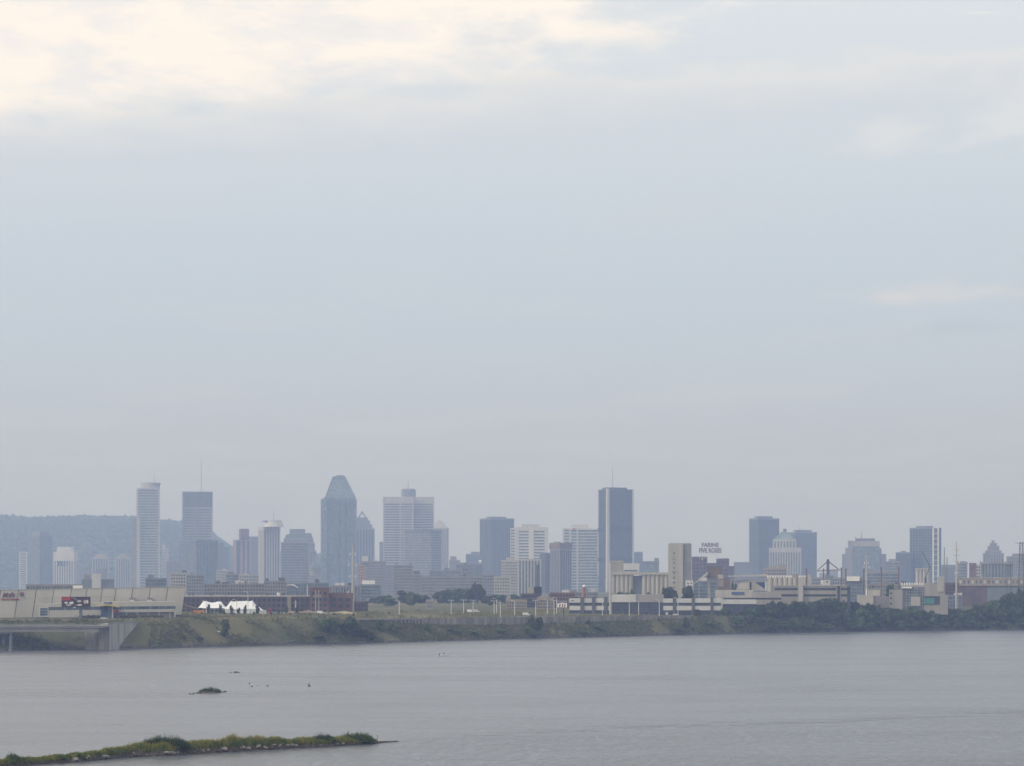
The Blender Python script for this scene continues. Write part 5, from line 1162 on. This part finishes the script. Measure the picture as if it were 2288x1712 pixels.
# uncountable scrub and weeds on the bank
def scrub():
    r = random.Random(9); V, Fc = [], []
    for k in range(26000):
        px = r.uniform(-40, 2330); d = abs(r.gauss(0, 1)) * 14 if r.random() < .7 else r.uniform(0, 34)
        w_ = float(np.interp(px, [700, 900, 1700], [34, 30, 26]))
        if d > w_ - 1.3 and px > 780 and px < 1560: continue
        if d > 40 or (180 < px < 330 and d < 12): continue
        Y = shore_at(px) + d; X = PX(px, Y); z = ground(X, Y)
        dens = mnoise.noise((X * .05, Y * .05, 4.2)) + .35 * mnoise.noise((X * .2, Y * .2, 1.1))
        if dens < (r.uniform(-.2, .55) if px < 700 else r.uniform(-.5, .35)): continue
        s = r.uniform(.35, .95) * (1.25 if px > 780 else 1); i = len(V)
        for q in range(3):
            c = Vector((X + r.uniform(-.7, .7), Y + r.uniform(-.7, .7), z + r.uniform(.1, .9) * s)); i = len(V)
            a = r.uniform(0, 6.28); V += [tuple(c + Vector((math.cos(a) * s, math.sin(a) * s, -.3 * s))), tuple(c + Vector((-math.cos(a) * s * .8, -math.sin(a) * s, -.2 * s))), tuple(c + Vector((r.uniform(-.4, .4), r.uniform(-.4, .4), s * .9)))]
            Fc.append((i, i + 1, i + 2))
    me = bpy.data.meshes.new('scrub'); me.from_pydata(V, [], Fc); me.materials.append(leafmat('scrub_leaves', (.075, .095, .036), (.11, .11, .05), (.15, .13, .075), .06, 0))
    o = link('scrub', me); tag(o, 'rough weeds and scrub covering the river bank', 'scrub', kind='stuff')
scrub()
def meadow_tufts():
    r = random.Random(14); V, Fc = [], []
    for k in range(9000):
        px = r.uniform(300, 1640); d = r.uniform(38, 330); Y = shore_at(px) + d; X = PX(px, Y)
        if mnoise.noise((X * .02, Y * .008, 6.1)) < r.uniform(-.4, .5): continue
        z = ground(X, Y); s = r.uniform(.3, .8) * (1.9 if r.random() < .04 else 1)
        for q in range(3):
            c = Vector((X + r.uniform(-.8, .8), Y + r.uniform(-.8, .8), z + .2 * s)); i = len(V); t = r.uniform(0, 6.28)
            V += [tuple(c + Vector((math.cos(t) * s, math.sin(t) * s, -.2))), tuple(c - Vector((math.cos(t) * s, math.sin(t) * s, .2))), tuple(c + Vector((r.uniform(-.4, .4), r.uniform(-.4, .4), s * 1.2)))]; Fc.append((i, i + 1, i + 2))
    me = bpy.data.meshes.new('meadow_grass'); me.from_pydata(V, [], Fc); me.materials.append(leafmat('meadow_leaves', (.15, .155, .065), (.22, .195, .08), (.085, .105, .04), .05, 0))
    o = link('meadow_grass', me); tag(o, 'dry yellow-green tufts scattered over the meadow', 'grass', kind='stuff')
meadow_tufts()
def riprap():
    r = random.Random(19); V, Fc = [], []; base = [(1, 0, 0), (.2, .9, .1), (-.9, .4, 0), (-.6, -.8, .1), (.4, -.9, 0), (.1, 0, .7)]
    fs_ = [(0, 1, 5), (1, 2, 5), (2, 3, 5), (3, 4, 5), (4, 0, 5)]
    for k in range(5200):
        px = r.uniform(-60, 2340); d = abs(r.gauss(0, .9)) * (2.2 if mnoise.noise((px * .02, 3, 3)) > 0 else 1.0)
        Y = shore_at(px) + d - .2; X = PX(px, Y); z = ground(X, Y); s = r.uniform(.2, .75) * (1.5 if r.random() < .06 else 1); i = len(V)
        V += [(X + a_ * s * r.uniform(.7, 1.2), Y + b_ * s, z + c_ * s * r.uniform(.6, 1.2) - .1) for a_, b_, c_ in base]; Fc += [tuple(i + q for q in f) for f in fs_]
    me = bpy.data.meshes.new('riprap'); me.from_pydata(V, [], Fc); me.materials.append(mat('riprap_stone', (.17, .16, .145), .95, .6, .9))
    o = link('riprap', me); tag(o, 'broken stones strewn along the far waterline', 'stones', kind='stuff')
riprap()

# ------------------------------------------------------------------ weedy reef in the foreground, islet, birds, boat
RFX = [(-120, 1727), (0, 1716), (80, 1709), (180, 1702), (300, 1691), (370, 1689), (450, 1683.5), (600, 1675), (740, 1668), (800, 1664), (850, 1660.5), (892, 1657)]
def reef_front(px):
    y = float(np.interp(px, [a for a, _ in RFX], [c for _, c in RFX])); Y = 240000.0 / (y - HOR); return PX(px, Y), Y
def reef_w(px): return float(np.interp(px, [-120, 60, 200, 330, 600, 760, 840, 892], [6, 5, 6, 9, 8, 6, 3, .6]))
def reef_h(px): return float(np.interp(px, [-120, 60, 200, 330, 600, 760, 840, 892], [1.3, .9, 1.3, 1.7, 1.6, 1.0, .5, .1]))
def make_reef():
    vs = []; pxs = list(np.arange(-120, 893, 6)); prof = [(-.12, -.5), (0, 0), (.05, .45), (.14, .75), (.4, 1.0), (.75, .7), (.95, .2), (1.05, -.5)]; n = len(prof)
    for px in pxs:
        X, Y = reef_front(px); w_, h_ = reef_w(px), reef_h(px)
        for f, z in prof: vs.append((X + .3 * mnoise.noise((X * .5, f * 3, 1)), Y + f * w_ + .35 * mnoise.noise((X * .6, f, 2)), z * h_ * (1 + .35 * mnoise.noise((X * .7, f * 4, 3)))))
    fs = [(i * n + j, (i + 1) * n + j, (i + 1) * n + j + 1, i * n + j + 1) for i in range(len(pxs) - 1) for j in range(n - 1)]
    me = bpy.data.meshes.new('reef_ground'); me.from_pydata(vs, [], fs); me.materials.append(mat('reef_earth', (.075, .062, .05), .95, .4, 1.2))
    me.polygons.foreach_set('use_smooth', [True] * len(fs)); o = link('reef_ground', me); o['kind'] = 'structure'
make_reef()
def reef_z(px, f):
    return reef_h(px) * float(np.interp(f, [0, .05, .14, .4, .75, .95], [0, .45, .75, 1, .7, .2]))


def weedmat(key, a, b_, c_, tip, zr):
    m = bpy.data.materials.new(key); m.use_nodes = True; nt = m.node_tree; g = G(nt); b = nt.nodes['Principled BSDF']
    co = g.node('ShaderNodeNewGeometry').outputs['Position']; n = g.noise(co, .22, 3, .6); n2 = g.noise(co, 1.6, 2, .6); n3 = g.noise(co, .5, 2, .5)
    c = g.mix(g.step(n, .40, .60), a, b_); c = g.mix(g.step(n2, .52, .72), c, c_)
    z = g.sep(co)[2]
    c = g.mix(g.mul(g.step(z, zr, zr + .9), g.step(n3, .48, .6, 0, .85)), c, tip)
    nt.links.new(c, b.inputs['Base Color']); b.inputs['Roughness'].default_value = .7; b.inputs['Specular IOR Level'].default_value = .15
    leafy(nt, g, b, c)
    return m


def blades(rr, V, Fc, X, Y, z, h_, n, spread, lean=.35, wid=.05):
    for k in range(n):
        x, y = X + rr.gauss(0, spread), Y + rr.gauss(0, spread); hh = h_ * rr.uniform(.55, 1.1); t = rr.uniform(0, 6.28); lx, ly = lean * hh * rr.uniform(0, 1) * math.cos(t), lean * hh * rr.uniform(0, 1) * math.sin(t)
        a = rr.uniform(0, 3.14); wx, wy = wid * math.cos(a), wid * math.sin(a); i = len(V)
        V += [(x - wx, y - wy, z), (x + wx, y + wy, z), (x + lx * .5 + wx, y + ly * .5 + wy, z + hh * .6), (x + lx, y + ly, z + hh), (x + lx * .5 - wx, y + ly * .5 - wy, z + hh * .6)]
        Fc.append((i, i + 1, i + 2, i + 3, i + 4))
        for q in range(3):                               # side leaves
            f = rr.uniform(.3, 1.0); cx, cy, cz = x + lx * f, y + ly * f, z + hh * f; u = Vector((rr.uniform(-1, 1), rr.uniform(-1, 1), rr.uniform(-.3, .8))).normalized() * rr.uniform(.15, .32); w2 = u.orthogonal().normalized() * .06; i = len(V)
            V += [(cx, cy, cz), (cx + u.x * .5 + w2.x, cy + u.y * .5 + w2.y, cz + u.z * .5 + w2.z), (cx + u.x, cy + u.y, cz + u.z), (cx + u.x * .5 - w2.x, cy + u.y * .5 - w2.y, cz + u.z * .5 - w2.z)]
            Fc.append((i, i + 1, i + 2, i + 3))


def weeds():
    rr = random.Random(31); V, Fc = [], []
    for k in range(3600):
        px = rr.uniform(-110, 838); f = rr.uniform(.07, .92); X, Y = reef_front(px)
        hh = float(np.interp(px, [-110, 60, 90, 200, 230, 300, 330, 420, 500, 600, 650, 700, 838], [1.1, 1.0, .6, 1.0, 1.25, 1.4, 1.25, 1.65, 1.8, 1.5, 1.2, 1.05, .8])) * (1 + .7 * mnoise.noise((X * .25, 0, 5)) + .5 * mnoise.noise((X * .9, f * 3, 5)))
        blades(rr, V, Fc, X, Y + f * reef_w(px), reef_z(px, f) - .05, hh * (.75 if f < .16 else 1), 5, .30)
    me = bpy.data.meshes.new('weeds'); me.from_pydata(V, [], Fc); me.materials.append(weedmat('weed_leaves', (.15, .19, .038), (.25, .245, .05), (.08, .11, .03), (.40, .30, .09), 2.2))
    o = link('weeds', me); tag(o, 'yellow-green weeds and goldenrod covering the foreground reef', 'weeds', kind='stuff')
weeds()
SHR = {'dark': weedmat('shrub_dark', (.045, .075, .028), (.068, .10, .034), (.075, .065, .042), (.13, .075, .055), 4.0), 'green': weedmat('shrub_green', (.075, .12, .034), (.11, .16, .042), (.05, .08, .026), (.17, .11, .06), 3.2), 'purple': weedmat('shrub_purple', (.06, .065, .03), (.085, .075, .04), (.05, .06, .025), (.14, .075, .07), 1.6)}
for x0, x1, yt_, f, key, lab in (
    (312, 425, 1638, .6, 'dark', 'large dark green domed willow bush on the reef'), (12, 44, 1680, .4, 'green', 'round green bush near the left end of the reef'), (44, 57, 1689, .4, 'purple', 'narrow purplish weed clump right of the left round bush'), (112, 148, 1684, .35, 'green', 'bright green reed clump on the left part of the reef'), (155, 182, 1680, .45, 'purple', 'purplish flowering clump left of the yellow weeds'),
    (590, 641, 1645, .5, 'green', 'rising green clump at the right end of the yellow weeds'), (694, 751, 1637, .6, 'dark', 'dark green reed clump left of the tip clump'), (757, 835, 1634, .55, 'green', 'broad upright reed clump at the right tip of the reef')):
    c = (x0 + x1) / 2; X, Y = reef_front(c); Y += f * reef_w(c); s = Y / F; z = reef_z(c, f) - .1; X = PX(c, Y); rr = random.Random(x0); V, Fc = [], []; W_ = (x1 - x0) * s / 2; H_ = PZ(yt_, Y) - z
    r = empty('shrub', (X, Y, z)); tag(r, lab, 'shrub')
    for k in range(int(150 * W_)):
        u = rr.uniform(-1, 1); dome = math.sqrt(max(.02, 1 - abs(u) ** (2.2 if key == 'dark' else 4))); q = rr.uniform(-.9, .9)
        blades(rr, V, Fc, u * W_, q * min(2.2, W_) * .8, 0, H_ * dome * (1 - .3 * abs(q)) * rr.uniform(.6, 1.06), 3, .15, .22, .045)
    me = bpy.data.meshes.new('foliage'); me.from_pydata(V, [], Fc); me.materials.append(SHR[key]); link('foliage', me, r)
    mb = MB()
    for k in range(5): t = rr.uniform(0, 6.28); mb.tube((.2 * math.cos(t), .2 * math.sin(t), -.1), (W_ * .4 * math.cos(t), .5 * math.sin(t), H_ * .6), .05, .02, 5)
    mb.build('stem', 'bark', r)


def rock_mesh(seed, m_):
    bm = bmesh.new(); bmesh.ops.create_icosphere(bm, subdivisions=2, radius=1.0); r = random.Random(seed)
    for v in bm.verts:
        n = 1 + .35 * mnoise.noise(v.co * 1.3 + Vector((seed, 0, 0))) + .12 * mnoise.noise(v.co * 4 + Vector((0, seed, 0))); v.co *= n; v.co.z *= .7
    me = bpy.data.meshes.new('rock'); bm.to_mesh(me); bm.free(); me.materials.append(m_); return me
RK = [rock_mesh(k, mat('rock_pale', (.25, .235, .21), .9, .3, 1.5)) for k in range(3)] + [rock_mesh(k + 5, mat('rock_dark', (.085, .075, .066), .9, .35, 1.5)) for k in range(4)]
def rock(X, Y, z, s, kind, label, group, rr):
    o = link('rock', RK[rr.randrange(3) if kind == 'pale' else 3 + rr.randrange(4)], None, (X, Y, z), (rr.uniform(-.3, .3), rr.uniform(-.3, .3), rr.uniform(0, 6.28)), (s, s * rr.uniform(.7, 1.1), s * rr.uniform(.7, 1.0))); tag(o, label, 'rock', group)
rr = random.Random(77)
for px in np.concatenate([np.arange(150, 660, 8.0), np.arange(660, 850, 6.0)]):
    p = px + rr.uniform(-4, 4); X, Y = reef_front(p); rock(X, Y + rr.uniform(0, .9), rr.uniform(.0, .35), rr.uniform(.3, .75), 'dark', 'dark wet stone at the waterline of the weedy reef', 'dark stones along the reef', rr)
for px in (166, 192, 196, 231, 236, 297, 372, 380, 386, 395, 452, 464, 497, 501, 536, 540, 555, 577, 581, 590, 612, 625, 641, 652, 657, 661, 751, 766):
    X, Y = reef_front(px); rock(PX(px + rr.uniform(-1, 1), Y), Y + rr.uniform(.2, 1.0), rr.uniform(.45, .95) * min(1, reef_h(px)), rr.uniform(.45, .85), 'pale', 'pale grey boulder below the weeds of the reef', 'pale boulders along the reef', rr)
for px in (840, 845, 850, 853, 858, 863, 868, 874, 880, 884, 890):
    X, Y = reef_front(px); rock(X, Y + rr.uniform(-.3, .6), .05, rr.uniform(.22, .5), 'dark', 'small dark stone in the trail off the reef tip', 'stones trailing off the reef tip', rr)
o = empty('stake', (PX(842, 660), 662.5, 0)); tag(o, 'thin dark stake standing at the tip of the reef', 'stake'); MB().cyl(0, 0, .06, .04, -.5, 2.0, 6).build('shaft', 'bark', o); MB().cyl(0, 0, .1, .1, 2.0, 2.15, 6).build('tip', 'bark', o)

# islet
def wpt(px, py): Y = 240000.0 / (py - HOR); return PX(px, Y), Y
X0, Y0 = wpt(463, 1549)
mb = MB(); n = 16
for j, (f, z) in enumerate(((0, .55), (.4, .5), (.75, .3), (1, -.3))):
    for i in range(n): t = 6.2832 * i / n; w_ = 1 + .3 * mnoise.noise((math.cos(t) * 2, math.sin(t) * 2, 9)); mb.v.append((5.2 * f * w_ * math.cos(t), 3.2 * f * w_ * math.sin(t), z))
mb.f = [(j * n + i, j * n + (i + 1) % n, (j + 1) * n + (i + 1) % n, (j + 1) * n + i) for j in range(3) for i in range(n)]
o = mb.build('islet_ground', mat('reef_earth', (0, 0, 0)), smooth=True, kind='structure'); o.location = (X0, Y0 + 1.5, 0)
V, Fc = [], []; rr = random.Random(8)
for k in range(120): u = rr.uniform(-1, 1); blades(rr, V, Fc, u * 3.8, rr.uniform(-1, 1.6), .4, 1.9 * math.sqrt(max(.05, 1 - u * u)) * rr.uniform(.6, 1.1), 4, .25, .3, .05)
me = bpy.data.meshes.new('grass_tuft'); me.from_pydata(V, [], Fc); me.materials.append(SHR['green']); o = link('grass_tuft', me, None, (X0 + .8, Y0 + 1.5, 0)); tag(o, 'green grass tuft on the tiny mid-river islet', 'grass tuft')
for px, py, s in ((424, 1551, .5), (429, 1552, .35), (433, 1550.5, .55), (440, 1550, .4), (446, 1550, .6), (452, 1549, .5), (484, 1547.5, .5), (488, 1548, .45), (493, 1547, .5), (498, 1547.5, .4), (503, 1546.5, .55)):
    X, Y = wpt(px, py); rock(X, Y, .12, s, 'dark', 'dark stone beside the grass tuft of the mid-river islet', 'stones of the mid-river islet', rr)
for px, py, s, lab in ((515, 1503.5, .45, 'leftmost dark stone breaking the water beyond the islet'), (524, 1503.5, .6, 'broad dark stone beyond the islet'), (528, 1503, .8, 'highest dark stone of the group beyond the islet'), (534, 1503.5, .4, 'small reddish stone right of the highest stone'), (563, 1534, .35, 'dark stone under the white gull'), (598, 1533.5, .4, 'dark stone in the water right of the gull'), (576, 1533.5, .25, 'tiny stone between the gull and the next stone'), (691, 1533.5, .55, 'dark stone under the black cormorant')):
    X, Y = wpt(px, py); rock(X, Y, .15, s, 'dark', lab, None, rr)
def bird(px, py, z, s, m_, label, up):
    """one skinned body: tail, body, neck, head, beak"""
    X, Y = wpt(px, py); me = bpy.data.meshes.new('bird')
    pts = ([(-.32, 0, .05), (0, 0, .26), (.12, 0, .45), (.14, 0, .66), (.2, 0, .74), (.36, 0, .73)], [.05, .15, .11, .055, .06, .012]) if up else ([(-.4, 0, .16), (-.1, 0, .14), (.15, 0, .15), (.25, 0, .26), (.3, 0, .33), (.42, 0, .31)], [.03, .13, .11, .05, .055, .012])
    me.from_pydata([tuple(c * s for c in p) for p in pts[0]], [(i, i + 1) for i in range(5)], []); o = link('bird', me, None, (X, Y, z), (0, 0, .3)); md = o.modifiers.new('skin', 'SKIN'); o.modifiers.new('sub', 'SUBSURF').levels = 1
    for v, r_ in zip(me.skin_vertices[0].data, pts[1]): v.radius = (r_ * s, r_ * s)
    me.skin_vertices[0].data[1].use_root = True; o.modifiers['sub'].render_levels = 1
    me.materials.append(M(m_)); tag(o, label, 'bird')
bird(690, 1533.5, .45, 1.25, 'feather', 'black cormorant standing upright on a stone', True); bird(562, 1534, .3, 1.5, 'featherwhite', 'white gull resting on a stone by the islet', False); bird(558, 1532, .35, 1.2, 'feather', 'dark bird beside the white gull', True); bird(344, 1533, 0.0, 1.3, 'featherwhite', 'white gull floating alone left of the islet', False)
# motor boat
X, Y = wpt(991, 1466); r = empty('motor_boat', (X, Y, 0), .12); r.scale = (1.15, 1.15, 1.7); tag(r, 'small white motor boat under way on the river', 'boat')
mb = MB(); secs = [(-1.75, .75, .62), (-.6, .82, .64), (.6, .74, .70), (1.3, .42, .78), (1.75, .04, .86)]
for x, w_, d_ in secs: mb.v += [(x, -w_, d_), (x, -w_ * .72, -.15), (x, 0, -.28 if x < 1.5 else .1), (x, w_ * .72, -.15), (x, w_, d_)]
mb.f = [(i * 5 + j, (i + 1) * 5 + j, (i + 1) * 5 + j + 1, i * 5 + j + 1) for i in range(4) for j in range(4)] + [(0, 1, 2, 3, 4)]
mb.build('hull', 'hull', r); MB().prism([(-1.7, .55), (.7, .6), (1.6, .8), (.2, .68), (-1.7, .62)], -.6, .6).build('deck', 'white', r); MB().prism([(-.2, .62), (.75, .66), (.3, 1.15), (-.1, 1.2)], -.5, .5).build('windscreen', 'glassbl', r); MB().box(-2.05, -1.7, -.2, .2, .1, .95).build('outboard_motor', 'black', r); MB().box(-1.0, -.5, -.5, .5, .5, .9).build('seat', 'white', r)
